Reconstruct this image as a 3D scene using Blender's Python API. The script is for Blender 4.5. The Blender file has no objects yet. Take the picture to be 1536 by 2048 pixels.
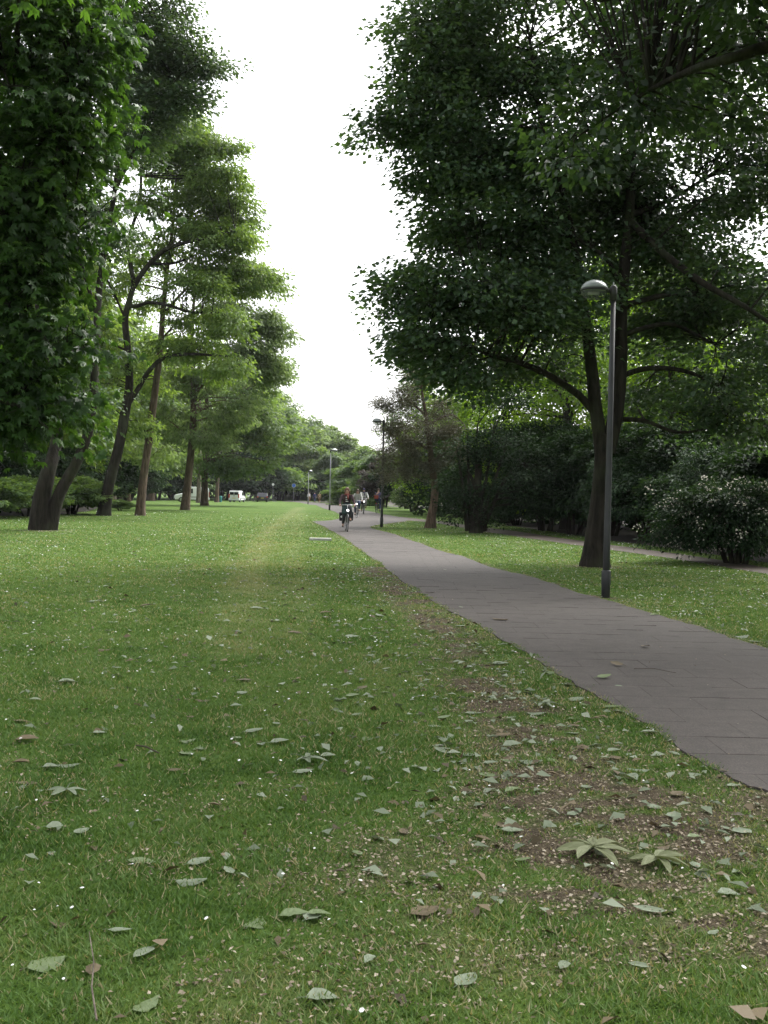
import bpy, math, random
import numpy as np
from mathutils import Vector, Matrix, Euler
random.seed(7)
RS = np.random.RandomState(11)
R = math.radians
scene = bpy.context.scene
col = scene.collection

# ------------------------------------------------------------------ camera, sky, sun, exposure
CAM_H, FPX = 1.6, 2100.0
PITCH, ROLL = R(1.12), R(1.25)
cam_d = bpy.data.cameras.new("camera")
cam_d.sensor_fit = 'VERTICAL'
cam_d.sensor_height = 36.0
cam_d.lens = 36.0 * FPX / 2048.0
cam_d.clip_start, cam_d.clip_end = 0.05, 3000
cam = bpy.data.objects.new("camera", cam_d)
col.objects.link(cam)
RM = Matrix.Rotation(math.pi / 2 - PITCH, 3, 'X') @ Matrix.Rotation(ROLL, 3, 'Z')
cam.matrix_world = Matrix.Translation((0, 0, CAM_H)) @ RM.to_4x4()
scene.camera = cam

SUN_EL, SUN_AZ = R(50), R(42)          # azimuth measured from +Y (view direction) towards +X
world = bpy.data.worlds.new("World")
scene.world = world
world.use_nodes = True
nt = world.node_tree
bg = nt.nodes["Background"]
sky = nt.nodes.new("ShaderNodeTexSky")
sky.sky_type = 'NISHITA'
sky.sun_disc = False
sky.sun_elevation = SUN_EL
sky.sun_rotation = SUN_AZ
sky.dust_density = 4.0
hs = nt.nodes.new("ShaderNodeHueSaturation")
hs.inputs["Saturation"].default_value = 0.12
nt.links.new(sky.outputs[0], hs.inputs["Color"])
nt.links.new(hs.outputs[0], bg.inputs["Color"])
bg.inputs["Strength"].default_value = 0.15
sd = bpy.data.lights.new("sun", 'SUN')
sd.energy = 1.3
sd.angle = R(32)
sd.color = (1.0, 0.97, 0.92)
sun = bpy.data.objects.new("sun", sd)
col.objects.link(sun)
sv = Vector((math.sin(SUN_AZ) * math.cos(SUN_EL), math.cos(SUN_AZ) * math.cos(SUN_EL), math.sin(SUN_EL)))
sun.rotation_euler = sv.to_track_quat('Z', 'Y').to_euler()
scene.view_settings.view_transform = 'Standard'
scene.view_settings.look = 'None'
scene.view_settings.gamma = 1.0
scene.view_settings.use_curve_mapping = False
scene.view_settings.exposure = 1.6
scene.render.engine = 'CYCLES'
cy = scene.cycles
cy.max_bounces = 6
cy.diffuse_bounces = 3
cy.glossy_bounces = 2
cy.transmission_bounces = 4
cy.transparent_max_bounces = 6
cy.caustics_reflective = cy.caustics_refractive = False
cy.sample_clamp_indirect = 6.0
cy.use_denoising = True

# ------------------------------------------------------------------ helpers
def smooth01(t):
    t = np.clip(t, 0, 1)
    return t * t * (3 - 2 * t)

def noise2(x, y, s, seed=0):
    """smooth value noise 0..1"""
    x = np.asarray(x, float) / s + 1000.0
    y = np.asarray(y, float) / s + 1000.0
    xi, yi = np.floor(x).astype(np.int64), np.floor(y).astype(np.int64)
    fx, fy = smooth01(x - xi), smooth01(y - yi)
    def h(a, b):
        v = np.sin(a * 127.1 + b * 311.7 + seed * 74.7) * 43758.5453
        return v - np.floor(v)
    return (h(xi, yi) * (1 - fx) + h(xi + 1, yi) * fx) * (1 - fy) + (h(xi, yi + 1) * (1 - fx) + h(xi + 1, yi + 1) * fx) * fy

def gz(x, y):
    """height of the ground"""
    return -0.5 * smooth01((np.asarray(y, float) - 100) / 60.0) + 0.05 * (noise2(x, y, 9.0, 3) - 0.5) * smooth01((np.abs(y) - 3) / 10)

def ray(px, py):
    v = RM @ Vector(((px - 768) / FPX, (1024 - py) / FPX, -1.0))
    return v
def P(px, py, d):
    """the world point that stands d metres ahead along the view at that picture position"""
    v = ray(px, py)
    t = d / v.y
    return Vector((v.x * t, d, CAM_H + v.z * t))
def G(px, py, dz=0.0):
    v = ray(px, py)
    t = 2.0
    for _ in range(60):
        z = float(gz(v.x * t, v.y * t))
        if v.z >= -1e-6:
            break
        t = (z - CAM_H) / v.z
    return Vector((v.x * t, v.y * t, float(gz(v.x * t, v.y * t)) + dz))

def tag(o, label=None, cat=None, group=None, kind=None):
    if label: o["label"] = label
    if cat: o["category"] = cat
    if group: o["group"] = group
    if kind: o["kind"] = kind
    return o
def link(name, me, mat=None, parent=None):
    o = bpy.data.objects.new(name, me)
    col.objects.link(o)
    if mat is not None and not me.materials:
        me.materials.append(mat)
    if parent is not None:
        o.parent = parent
    return o
def empty(name, loc, rz=0.0):
    o = bpy.data.objects.new(name, None)
    col.objects.link(o)
    o.location = loc
    o.rotation_euler = (0, 0, rz)
    o.empty_display_size = 0.2
    return o
def mesh_np(name, V, F, fv=None, smooth=False):
    """V (n,3), F list/array of polygons all of the same size, fv per-face float attribute"""
    V = np.asarray(V, np.float32); F = np.asarray(F, np.int32)
    me = bpy.data.meshes.new(name)
    me.vertices.add(len(V)); me.vertices.foreach_set("co", V.ravel())
    k = F.shape[1]
    me.loops.add(F.size); me.loops.foreach_set("vertex_index", F.ravel())
    me.polygons.add(len(F))
    me.polygons.foreach_set("loop_start", np.arange(0, F.size, k, dtype=np.int32))
    if smooth: me.polygons.foreach_set("use_smooth", np.ones(len(F), bool))
    if fv is not None:
        a = me.attributes.new("v", 'FLOAT', 'FACE')
        a.data.foreach_set("value", np.asarray(fv, np.float32))
    me.update(calc_edges=True)
    return me
class MB:
    """collects simple solids into one mesh"""
    def __init__(s): s.V, s.F = [], []
    def add(s, V, F):
        n = len(s.V); s.V += [tuple(v) for v in V]; s.F += [tuple(i + n for i in f) for f in F]; return s
    def box(s, c, d, rot=None, taper=1.0):
        cx, cy_, cz = c; dx, dy, dz = d[0] / 2, d[1] / 2, d[2] / 2
        V = []
        for z, t in ((-dz, 1.0), (dz, taper)):
            for x, y in ((-dx, -dy), (dx, -dy), (dx, dy), (-dx, dy)):
                v = Vector((x * t, y * t, z))
                if rot is not None: v = rot @ v
                V.append(v + Vector(c))
        return s.add(V, [(3, 2, 1, 0), (4, 5, 6, 7), (0, 1, 5, 4), (1, 2, 6, 5), (2, 3, 7, 6), (3, 0, 4, 7)])
    def tube(s, pts, rad, n=8, cap=True):
        pts = [Vector(p) for p in pts]
        if not hasattr(rad, '__len__'): rad = [rad] * len(pts)
        V, F = [], []
        up = None
        for i, p in enumerate(pts):
            t = (pts[min(i + 1, len(pts) - 1)] - pts[max(i - 1, 0)]).normalized()
            if up is None:
                up = t.orthogonal().normalized()
            up = (up - t * up.dot(t)).normalized()
            b = t.cross(up)
            for k in range(n):
                a = 2 * math.pi * k / n
                V.append(p + (up * math.cos(a) + b * math.sin(a)) * rad[i])
        for i in range(len(pts) - 1):
            for k in range(n):
                F.append((i * n + k, i * n + (k + 1) % n, (i + 1) * n + (k + 1) % n, (i + 1) * n + k))
        if cap:
            F.append(tuple(range(n - 1, -1, -1))); F.append(tuple((len(pts) - 1) * n + k for k in range(n)))
        return s.add(V, F)
    def lathe(s, prof, c=(0, 0, 0), n=20, M=None):
        V, F = [], []
        for r, z in prof:
            for k in range(n):
                a = 2 * math.pi * k / n
                v = Vector((r * math.cos(a), r * math.sin(a), z))
                if M is not None: v = M @ v
                V.append(v + Vector(c))
        for i in range(len(prof) - 1):
            for k in range(n):
                F.append((i * n + k, i * n + (k + 1) % n, (i + 1) * n + (k + 1) % n, (i + 1) * n + k))
        return s.add(V, F)
    def torus(s, c, R_, r, axis='Y', n=28, m=6):
        V, F = [], []
        for i in range(n):
            a = 2 * math.pi * i / n
            for k in range(m):
                b = 2 * math.pi * k / m
                rr = R_ + r * math.cos(b); h = r * math.sin(b)
                if axis == 'Y': v = (rr * math.cos(a), h, rr * math.sin(a))
                elif axis == 'X': v = (h, rr * math.cos(a), rr * math.sin(a))
                else: v = (rr * math.cos(a), rr * math.sin(a), h)
                V.append(Vector(v) + Vector(c))
        for i in range(n):
            for k in range(m):
                F.append((i * m + k, ((i + 1) % n) * m + k, ((i + 1) % n) * m + (k + 1) % m, i * m + (k + 1) % m))
        return s.add(V, F)
    def build(s, name, mat, parent=None, smooth=False):
        me = bpy.data.meshes.new(name)
        me.from_pydata(s.V, [], s.F); me.update()
        if smooth:
            me.polygons.foreach_set("use_smooth", np.ones(len(me.polygons), bool))
        return link(name, me, mat, parent)

# ------------------------------------------------------------------ materials
def new_mat(name):
    m = bpy.data.materials.new(name); m.use_nodes = True
    return m, m.node_tree, m.node_tree.nodes, m.node_tree.nodes["Principled BSDF"]
def plain(name, c, rough=0.6, metal=0.0, var=0.15, scale=8.0, bump=0.0, spec=0.5):
    m, t, n, b = new_mat(name)
    b.inputs["Roughness"].default_value = rough
    b.inputs["Metallic"].default_value = metal
    b.inputs["Specular IOR Level"].default_value = spec
    tc = n.new("ShaderNodeTexCoord")
    nz = n.new("ShaderNodeTexNoise"); nz.inputs["Scale"].default_value = scale; nz.inputs["Detail"].default_value = 5
    t.links.new(tc.outputs["Object"], nz.inputs["Vector"])
    cr = n.new("ShaderNodeValToRGB")
    cr.color_ramp.elements[0].position = 0.3; cr.color_ramp.elements[1].position = 0.7
    cr.color_ramp.elements[0].color = (*[v * (1 - var) for v in c], 1)
    cr.color_ramp.elements[1].color = (*[min(1, v * (1 + var)) for v in c], 1)
    t.links.new(nz.outputs["Fac"], cr.inputs["Fac"]); t.links.new(cr.outputs[0], b.inputs["Base Color"])
    if bump:
        bp = n.new("ShaderNodeBump"); bp.inputs["Strength"].default_value = bump; bp.inputs["Distance"].default_value = 0.02
        t.links.new(nz.outputs["Fac"], bp.inputs["Height"]); t.links.new(bp.outputs[0], b.inputs["Normal"])
    return m
def foliage(name, cols, trans=0.35, tcol=None, rough=0.5, spec=0.35, clump=0.35, cscale=0.5):
    """leaf material: colour by per-leaf value and by a clump-sized noise; part of the light passes through"""
    m, t, n, b = new_mat(name)
    at = n.new("ShaderNodeAttribute"); at.attribute_name = "v"
    tc = n.new("ShaderNodeTexCoord")
    nz = n.new("ShaderNodeTexNoise"); nz.inputs["Scale"].default_value = cscale; nz.inputs["Detail"].default_value = 3
    t.links.new(tc.outputs["Object"], nz.inputs["Vector"])
    oi = n.new("ShaderNodeObjectInfo")
    ma = n.new("ShaderNodeMath"); ma.operation = 'MULTIPLY_ADD'
    ma.inputs[1].default_value = clump * 2.2; ma.inputs[2].default_value = -clump * 1.1
    t.links.new(nz.outputs["Fac"], ma.inputs[0])
    ad = n.new("ShaderNodeMath"); ad.operation = 'ADD'
    t.links.new(ma.outputs[0], ad.inputs[0]); t.links.new(at.outputs["Fac"], ad.inputs[1])
    cr = n.new("ShaderNodeValToRGB")
    el = cr.color_ramp.elements
    k = len(cols)
    el[0].position = 0.0; el[0].color = (*cols[0], 1)
    el[1].position = 1.0; el[1].color = (*cols[-1], 1)
    for i in range(1, k - 1):
        e = el.new(i / (k - 1)); e.color = (*cols[i], 1)
    t.links.new(ad.outputs[0], cr.inputs["Fac"])
    t.links.new(cr.outputs[0], b.inputs["Base Color"])
    b.inputs["Roughness"].default_value = rough
    b.inputs["Specular IOR Level"].default_value = spec
    tr = n.new("ShaderNodeBsdfTranslucent")
    tint = n.new("ShaderNodeMixRGB"); tint.blend_type = 'MULTIPLY'; tint.inputs[0].default_value = 1
    tint.inputs[2].default_value = (*(tcol or (1.7, 1.6, 0.6)), 1)
    t.links.new(cr.outputs[0], tint.inputs[1]); t.links.new(tint.outputs[0], tr.inputs["Color"])
    mx = n.new("ShaderNodeMixShader"); mx.inputs[0].default_value = trans
    t.links.new(b.outputs[0], mx.inputs[1]); t.links.new(tr.outputs[0], mx.inputs[2])
    t.links.new(mx.outputs[0], n["Material Output"].inputs["Surface"])
    return m
def bark(name, c1, c2, sc=6.0):
    m, t, n, b = new_mat(name)
    tc = n.new("ShaderNodeTexCoord")
    mp = n.new("ShaderNodeMapping"); mp.inputs["Scale"].default_value = (sc, sc, sc * 0.16)
    t.links.new(tc.outputs["Object"], mp.inputs["Vector"])
    nz = n.new("ShaderNodeTexNoise"); nz.inputs["Scale"].default_value = 1.8; nz.inputs["Detail"].default_value = 8; nz.inputs["Distortion"].default_value = 0.8
    t.links.new(mp.outputs[0], nz.inputs["Vector"])
    n2 = n.new("ShaderNodeTexNoise"); n2.inputs["Scale"].default_value = 1.1; n2.inputs["Detail"].default_value = 4
    t.links.new(tc.outputs["Object"], n2.inputs["Vector"])
    cr = n.new("ShaderNodeValToRGB")
    cr.color_ramp.elements[0].position = 0.35; cr.color_ramp.elements[1].position = 0.68
    cr.color_ramp.elements[0].color = (*c1, 1); cr.color_ramp.elements[1].color = (*c2, 1)
    t.links.new(nz.outputs["Fac"], cr.inputs["Fac"])
    mx = n.new("ShaderNodeMixRGB"); mx.blend_type = 'MIX'; mx.inputs[2].default_value = (0.06, 0.075, 0.04, 1)
    c2r = n.new("ShaderNodeValToRGB"); c2r.color_ramp.elements[0].position = 0.5; c2r.color_ramp.elements[1].position = 0.75
    c2r.color_ramp.elements[1].color = (0.55, 0.55, 0.55, 1)
    t.links.new(n2.outputs["Fac"], c2r.inputs["Fac"]); t.links.new(c2r.outputs[0], mx.inputs[0])
    t.links.new(cr.outputs[0], mx.inputs[1]); t.links.new(mx.outputs[0], b.inputs["Base Color"])
    b.inputs["Roughness"].default_value = 0.9; b.inputs["Specular IOR Level"].default_value = 0.15
    bp = n.new("ShaderNodeBump"); bp.inputs["Strength"].default_value = 0.9; bp.inputs["Distance"].default_value = 0.05
    t.links.new(nz.outputs["Fac"], bp.inputs["Height"]); t.links.new(bp.outputs[0], b.inputs["Normal"])
    return m

M_bark_dark = bark("bark_dark", (0.012, 0.01, 0.008), (0.035, 0.03, 0.024))
M_bark_brown = bark("bark_brown", (0.05, 0.035, 0.025), (0.15, 0.11, 0.08))
M_bark_grey = bark("bark_grey", (0.09, 0.075, 0.06), (0.24, 0.2, 0.16))
M_leaf_maple = foliage("leaf_maple", [(0.02, 0.045, 0.025), (0.045, 0.088, 0.043), (0.08, 0.14, 0.065)], 0.42, rough=0.42, spec=0.5)
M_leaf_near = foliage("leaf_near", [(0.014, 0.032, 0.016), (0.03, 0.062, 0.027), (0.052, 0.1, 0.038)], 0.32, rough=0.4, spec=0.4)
M_leaf_chestnut = foliage("leaf_chestnut", [(0.018, 0.045, 0.014), (0.04, 0.095, 0.022), (0.08, 0.17, 0.034)], 0.42, rough=0.4, spec=0.4)
M_leaf_blue = foliage("leaf_blue", [(0.025, 0.05, 0.028), (0.05, 0.092, 0.048), (0.085, 0.14, 0.07)], 0.38)
M_leaf_locust = foliage("leaf_locust", [(0.058, 0.11, 0.028), (0.12, 0.2, 0.052), (0.18, 0.27, 0.075)], 0.5, (1.6, 1.5, .65))
M_leaf_pale = foliage("leaf_pale", [(0.075, 0.12, 0.045), (0.135, 0.2, 0.072), (0.19, 0.265, 0.105)], 0.46, (1.4, 1.4, .8))
M_leaf_mid = foliage("leaf_mid", [(0.045, 0.085, 0.032), (0.085, 0.15, 0.052), (0.135, 0.21, 0.075)], 0.46)
M_leaf_lime = foliage("leaf_lime", [(0.055, 0.115, 0.015), (0.11, 0.2, 0.022), (0.17, 0.29, 0.035)], 0.58)
M_leaf_rhodo = foliage("leaf_rhodo", [(0.008, 0.02, 0.01), (0.02, 0.045, 0.02), (0.045, 0.09, 0.032)], 0.18, rough=0.65, spec=0.12)
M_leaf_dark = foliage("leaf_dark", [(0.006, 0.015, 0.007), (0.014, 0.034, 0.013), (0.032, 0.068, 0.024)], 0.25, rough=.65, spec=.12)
M_needle = foliage("needle", [(0.04, 0.045, 0.026), (0.09, 0.092, 0.05), (0.165, 0.15, 0.09)], 0.15, (1.3, 1.2, 0.8))
M_purple = foliage("purple_leaf", [(0.018, 0.02, 0.016), (0.045, 0.04, 0.03), (0.075, 0.06, 0.045)], 0.2, (1.3, 1.0, 0.8))
M_blossom = foliage("blossom", [(0.4, 0.38, 0.3), (0.55, 0.52, 0.45), (0.7, 0.68, 0.6)], 0.3, (1, 1, 1))

# ------------------------------------------------------------------ lawn, paths
MAIN_L = [(1900, 1765), (1700, 1672), (1536, 1589), (1455, 1555), (1355, 1498), (1299, 1455), (1228, 1416), (1157, 1374), (1112, 1346), (1060, 1312),
          (1008, 1283), (956, 1252), (904, 1226), (834, 1182), (800, 1160), (760, 1128), (705, 1090), (675, 1070), (650, 1056), (622, 1043.5)]
MAIN_TOP = [(640, 1042), (660, 1041), (675, 1038.5), (680, 1035), (678, 1029), (667, 1022.5), (644, 1016), (616, 1008.5), (590, 1004.3), (566, 1003.2),
            (566, 1001.4), (594, 1001.8), (625, 1004), (653, 1007), (680, 1010.5), (710, 1016), (731, 1021), (762, 1027.6), (790, 1032.5), (815, 1037)]
MAIN_R = [(817, 1041.5), (804, 1044), (771, 1048.6), (749, 1051.5), (742, 1055), (750, 1059), (771, 1064), (790, 1069), (817, 1079.5), (850, 1090), (878, 1101), (930, 1115),
          (961, 1127), (1003, 1141), (1060, 1154), (1112, 1171), (1165, 1189), (1219, 1203), (1282, 1222), (1340, 1239), (1398, 1255), (1460, 1277),
          (1536, 1298), (1700, 1343), (1900, 1398)]
SIDE_U = [(800, 1033.5), (853, 1039.5), (883, 1042.5), (940, 1051), (1026, 1062), (1112, 1075), (1228, 1091), (1341, 1106), (1536, 1136), (1760, 1172)]
SIDE_L = [(1760, 1184), (1536, 1149), (1341, 1117), (1228, 1101), (1171, 1093), (1112, 1085), (1026, 1072), (940, 1059), (877, 1047), (814, 1041)]
def catmull(pts, k=5):
    pts = [Vector(p) for p in pts]
    out = []
    for i in range(len(pts) - 1):
        p0, p1, p2, p3 = pts[max(i - 1, 0)], pts[i], pts[i + 1], pts[min(i + 2, len(pts) - 1)]
        for j in range(k):
            t = j / k
            out.append(0.5 * ((2 * p1) + (p2 - p0) * t + (2 * p0 - 5 * p1 + 4 * p2 - p3) * t * t + (3 * p1 - p0 - 3 * p2 + p3) * t ** 3))
    out.append(pts[-1])
    return out
def edge_world(pxs, jitter=0.0, k=3):
    w = [G(*p) for p in pxs]
    w = catmull(w, k)
    out = []
    for i, p in enumerate(w):
        j = jitter * (1 if 0 < i < len(w) - 1 else 0)
        out.append((p.x + random.uniform(-j, j), p.y + random.uniform(-j, j)))
    return out
main_poly = edge_world(MAIN_L, 0.025, 5) + edge_world(MAIN_TOP, 0.0) + edge_world(MAIN_R, 0.03, 5)
side_poly = edge_world(SIDE_U, 0.05) + edge_world(SIDE_L, 0.05)
def inside(poly, x, y):
    x = np.asarray(x, float); y = np.asarray(y, float)
    r = np.zeros(x.shape, bool)
    px = np.array([p[0] for p in poly]); py = np.array([p[1] for p in poly])
    j = len(poly) - 1
    for i in range(len(poly)):
        c = ((py[i] > y) != (py[j] > y))
        with np.errstate(divide='ignore', invalid='ignore'):
            xc = (px[j] - px[i]) * (y - py[i]) / (py[j] - py[i] + 1e-12) + px[i]
        r ^= c & (x < xc)
        j = i
    return r
def dist_poly(pts, x, y):
    """distance from points to an open polyline"""
    x = np.asarray(x, float); y = np.asarray(y, float)
    d = np.full(x.shape, 1e9)
    for (ax, ay), (bx, by) in zip(pts[:-1], pts[1:]):
        vx, vy = bx - ax, by - ay
        t = np.clip(((x - ax) * vx + (y - ay) * vy) / (vx * vx + vy * vy + 1e-9), 0, 1)
        d = np.minimum(d, np.hypot(x - ax - t * vx, y - ay - t * vy))
    return d
main_left = [(G(*p).x, G(*p).y) for p in MAIN_L]
main_right = [(G(*p).x, G(*p).y) for p in MAIN_R]
strip = [(G(*p).x, G(*p).y) for p in [(740, 1135), (800, 1185), (850, 1230), (905, 1290), (945, 1360), (1010, 1420), (1080, 1500), (1200, 1640), (1360, 1760), (1536, 1850)]]
track = [(G(*p).x, G(*p).y) for p in [(470, 1300), (490, 1200), (505, 1120), (540, 1060), (585, 1025), (600, 1015)]]
track2 = [(G(*p).x, G(*p).y) for p in [(600, 1300), (600, 1200), (585, 1120), (590, 1060), (605, 1025)]]
BASES = [(G(px, py).x, G(px, py).y, br) for px, py, br in ((1190, 1133, .4), (86, 1062, .5), (207, 1031, .35), (280, 1031, .3), (370, 1020, .35), (409, 1011, .3), (860, 1056, .2), (952, 1064, .4), (1211, 1196, .03), (763, 1054, .03))]
def bare(x, y):
    """0..1 how worn the turf is"""
    ds = dist_poly(strip, x, y)
    n1, n2, n3, n4, n5 = noise2(x, y, 0.55, 1), noise2(x, y, 0.14, 2), noise2(x, y, 1.7, 5), noise2(x, y, 0.3, 9), noise2(x, y, 0.06, 12)
    yy = np.asarray(y, float)
    mott = np.clip((n2 * .4 + n5 * .25 + n4 * .35 - .36) * 4.5, 0, 1)
    wdt = 0.34 + 0.25 * np.exp(-((yy - 4) / 3) ** 2)
    s = np.exp(-(ds / wdt) ** 2) * (0.7 + 0.6 * n1)
    dr = dist_poly(main_right, x, y)
    dl = dist_poly(main_left, x, y)
    e = 0.7 * np.exp(-(dr / 0.16) ** 2) + 0.5 * np.exp(-(dl / 0.14) ** 2) * (0.3 + n1)
    near = np.exp(-((yy - 2.6) / 2.6) ** 2)
    blot = np.clip((n1 * 0.5 + n3 * 0.5 - 0.45) * 3, 0, 1) * (0.08 + 0.75 * near + 0.3 * (np.asarray(x) > 0.5) * np.exp(-((yy - 3) / 3.5) ** 2))
    ring = np.zeros_like(yy)
    for bx, by, br in BASES:
        ring = np.maximum(ring, np.exp(-(np.clip(np.hypot(x - bx, y - by) - br, 0, None) / 0.3) ** 2))
    return np.clip((s + e + blot) * (0.15 + 1.0 * mott) + ring * (.35 + .6 * n2), 0, 1)
def worn(x, y):
    t = 1.3 * np.exp(-(dist_poly(track, x, y) / 0.4) ** 2) + 0.7 * np.exp(-(dist_poly(track2, x, y) / 0.3) ** 2)
    return np.clip(t * (0.5 + 0.6 * noise2(x, y, 1.5, 8)), 0, 1)

def ground_material():
    m, t, n, b = new_mat("turf")
    tc = n.new("ShaderNodeTexCoord")
    def noise(sc, det=6, rough=0.6, dist=0.0):
        q = n.new("ShaderNodeTexNoise"); q.inputs["Scale"].default_value = sc; q.inputs["Detail"].default_value = det
        q.inputs["Roughness"].default_value = rough; q.inputs["Distortion"].default_value = dist
        t.links.new(tc.outputs["Object"], q.inputs["Vector"]); return q
    def ramp(src, stops):
        r = n.new("ShaderNodeValToRGB"); e = r.color_ramp.elements
        e[0].position, e[0].color = stops[0][0], (*stops[0][1], 1)
        e[1].position, e[1].color = stops[-1][0], (*stops[-1][1], 1)
        for p, c in stops[1:-1]:
            q = e.new(p); q.color = (*c, 1)
        t.links.new(src, r.inputs["Fac"]); return r
    def mix(a, b_, f, mode='MIX'):
        q = n.new("ShaderNodeMixRGB"); q.blend_type = mode
        for i, s in ((0, f), (1, a), (2, b_)):
            if isinstance(s, (int, float)): q.inputs[i].default_value = s
            elif isinstance(s, tuple): q.inputs[i].default_value = (*s, 1)
            else: t.links.new(s, q.inputs[i])
        return q.outputs[0]
    big, mid, fine, vfine = noise(0.22, 4), noise(1.6, 6), noise(14, 6, 0.7), noise(70, 4, 0.75)
    g1 = ramp(big.outputs["Fac"], [(0.32, (0.045, 0.098, 0.016)), (0.5, (0.075, 0.135, 0.024)), (0.7, (0.115, 0.17, 0.042))])
    g2 = ramp(mid.outputs["Fac"], [(0.3, (0.04, 0.085, 0.015)), (0.52, (0.075, 0.13, 0.025)), (0.72, (0.14, 0.165, 0.055))])
    c = mix(g1.outputs[0], g2.outputs[0], 0.5)
    g3 = ramp(fine.outputs["Fac"], [(0.3, (0.45, 0.5, 0.4)), (0.5, (1.0, 1.0, 1.0)), (0.72, (1.6, 1.5, 1.5))])
    c = mix(c, g3.outputs[0], 0.8, 'MULTIPLY')
    g4 = ramp(vfine.outputs["Fac"], [(0.32, (0.4, 0.42, 0.4)), (0.5, (1.0, 1.0, 1.0)), (0.7, (1.65, 1.55, 1.6))])
    c = mix(c, g4.outputs[0], 0.7, 'MULTIPLY')
    soil = ramp(vfine.outputs["Fac"], [(0.3, (0.035, 0.03, 0.02)), (0.5, (0.085, 0.073, 0.05)), (0.68, (0.24, 0.21, 0.15))])
    soil2 = mix(soil.outputs[0], ramp(fine.outputs["Fac"], [(0.35, (0.5, 0.45, 0.45)), (0.65, (1.25, 1.15, 1.05))]).outputs[0], 0.8, 'MULTIPLY')
    ab = n.new("ShaderNodeAttribute"); ab.attribute_name = "bare"
    aw = n.new("ShaderNodeAttribute"); aw.attribute_name = "worn"
    wfac = n.new("ShaderNodeMath"); wfac.operation = 'MULTIPLY'; wfac.inputs[1].default_value = 0.55
    t.links.new(aw.outputs["Fac"], wfac.inputs[0])
    c = mix(c, (0.19, 0.2, 0.09), wfac.outputs[0])
    sf = n.new("ShaderNodeMath"); sf.operation = 'MULTIPLY_ADD'; sf.inputs[1].default_value = 1.3
    ff = n.new("ShaderNodeMath"); ff.operation = 'MULTIPLY_ADD'; ff.inputs[1].default_value = 0.8; ff.inputs[2].default_value = -0.5
    t.links.new(fine.outputs["Fac"], ff.inputs[0])
    t.links.new(ab.outputs["Fac"], sf.inputs[0]); t.links.new(ff.outputs[0], sf.inputs[2])
    sf.use_clamp = True
    c = mix(c, soil2, sf.outputs[0])
    t.links.new(c, b.inputs["Base Color"])
    b.inputs["Roughness"].default_value = 0.95; b.inputs["Specular IOR Level"].default_value = 0.1
    ad = n.new("ShaderNodeMath"); ad.operation = 'ADD'
    t.links.new(fine.outputs["Fac"], ad.inputs[0]); t.links.new(vfine.outputs["Fac"], ad.inputs[1])
    bp = n.new("ShaderNodeBump"); bp.inputs["Strength"].default_value = 0.7; bp.inputs["Distance"].default_value = 0.03
    t.links.new(ad.outputs[0], bp.inputs["Height"]); t.links.new(bp.outputs[0], b.inputs["Normal"])
    return m
def build_ground():
    u = np.linspace(-1, 1, 241)
    xs = np.sinh(u * 5.6) / np.sinh(5.6) * 700
    yv = np.concatenate([np.linspace(-300, -10, 12), np.linspace(-8, 2, 16), np.linspace(2.1, 24, 170), np.linspace(24.3, 110, 80), np.linspace(112, 260, 50), np.linspace(280, 900, 20)])
    X, Y = np.meshgrid(xs, yv)
    Z = gz(X, Y)
    V = np.stack([X.ravel(), Y.ravel(), Z.ravel()], 1)
    nx, ny = len(xs), len(yv)
    i = np.arange(nx * ny).reshape(ny, nx)
    F = np.stack([i[:-1, :-1].ravel(), i[:-1, 1:].ravel(), i[1:, 1:].ravel(), i[1:, :-1].ravel()], 1)
    me = mesh_np("ground", V, F, smooth=True)
    for nm, fn in (("bare", bare), ("worn", worn)):
        a = me.attributes.new(nm, 'FLOAT', 'POINT')
        v = fn(V[:, 0], V[:, 1]) * (np.abs(V[:, 1]) < 120)
        a.data.foreach_set("value", v.astype(np.float32))
    o = link("ground", me, ground_material())
    tag(o, kind="structure")
build_ground()

def sheet(name, poly, mat, dz, kind="structure"):
    """a thin sheet over the ground, following it"""
    import bmesh
    bm = bmesh.new()
    vs = [bm.verts.new((x, y, 0)) for x, y in poly]
    es = [bm.edges.new((vs[i], vs[(i + 1) % len(vs)])) for i in range(len(vs))]
    bmesh.ops.triangle_fill(bm, edges=es, use_beauty=True)
    # cut across so that the sheet can follow the ground
    ys = [p[1] for p in poly]
    y = min(ys) + 1.0
    while y < max(ys):
        bmesh.ops.bisect_plane(bm, geom=bm.verts[:] + bm.edges[:] + bm.faces[:], plane_co=(0, y, 0), plane_no=(0, 1, 0))
        y += 0.8 if y < 30 else (2.5 if y < 80 else 8)
    for v in bm.verts:
        v.co.z = float(gz(v.co.x, v.co.y)) + dz
    bmesh.ops.recalc_face_normals(bm, faces=bm.faces[:])
    for f in bm.faces:
        if f.normal.z < 0: f.normal_flip()
    me = bpy.data.meshes.new(name); bm.to_mesh(me); bm.free()
    o = link(name, me, mat); tag(o, kind=kind)
    return o
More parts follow.
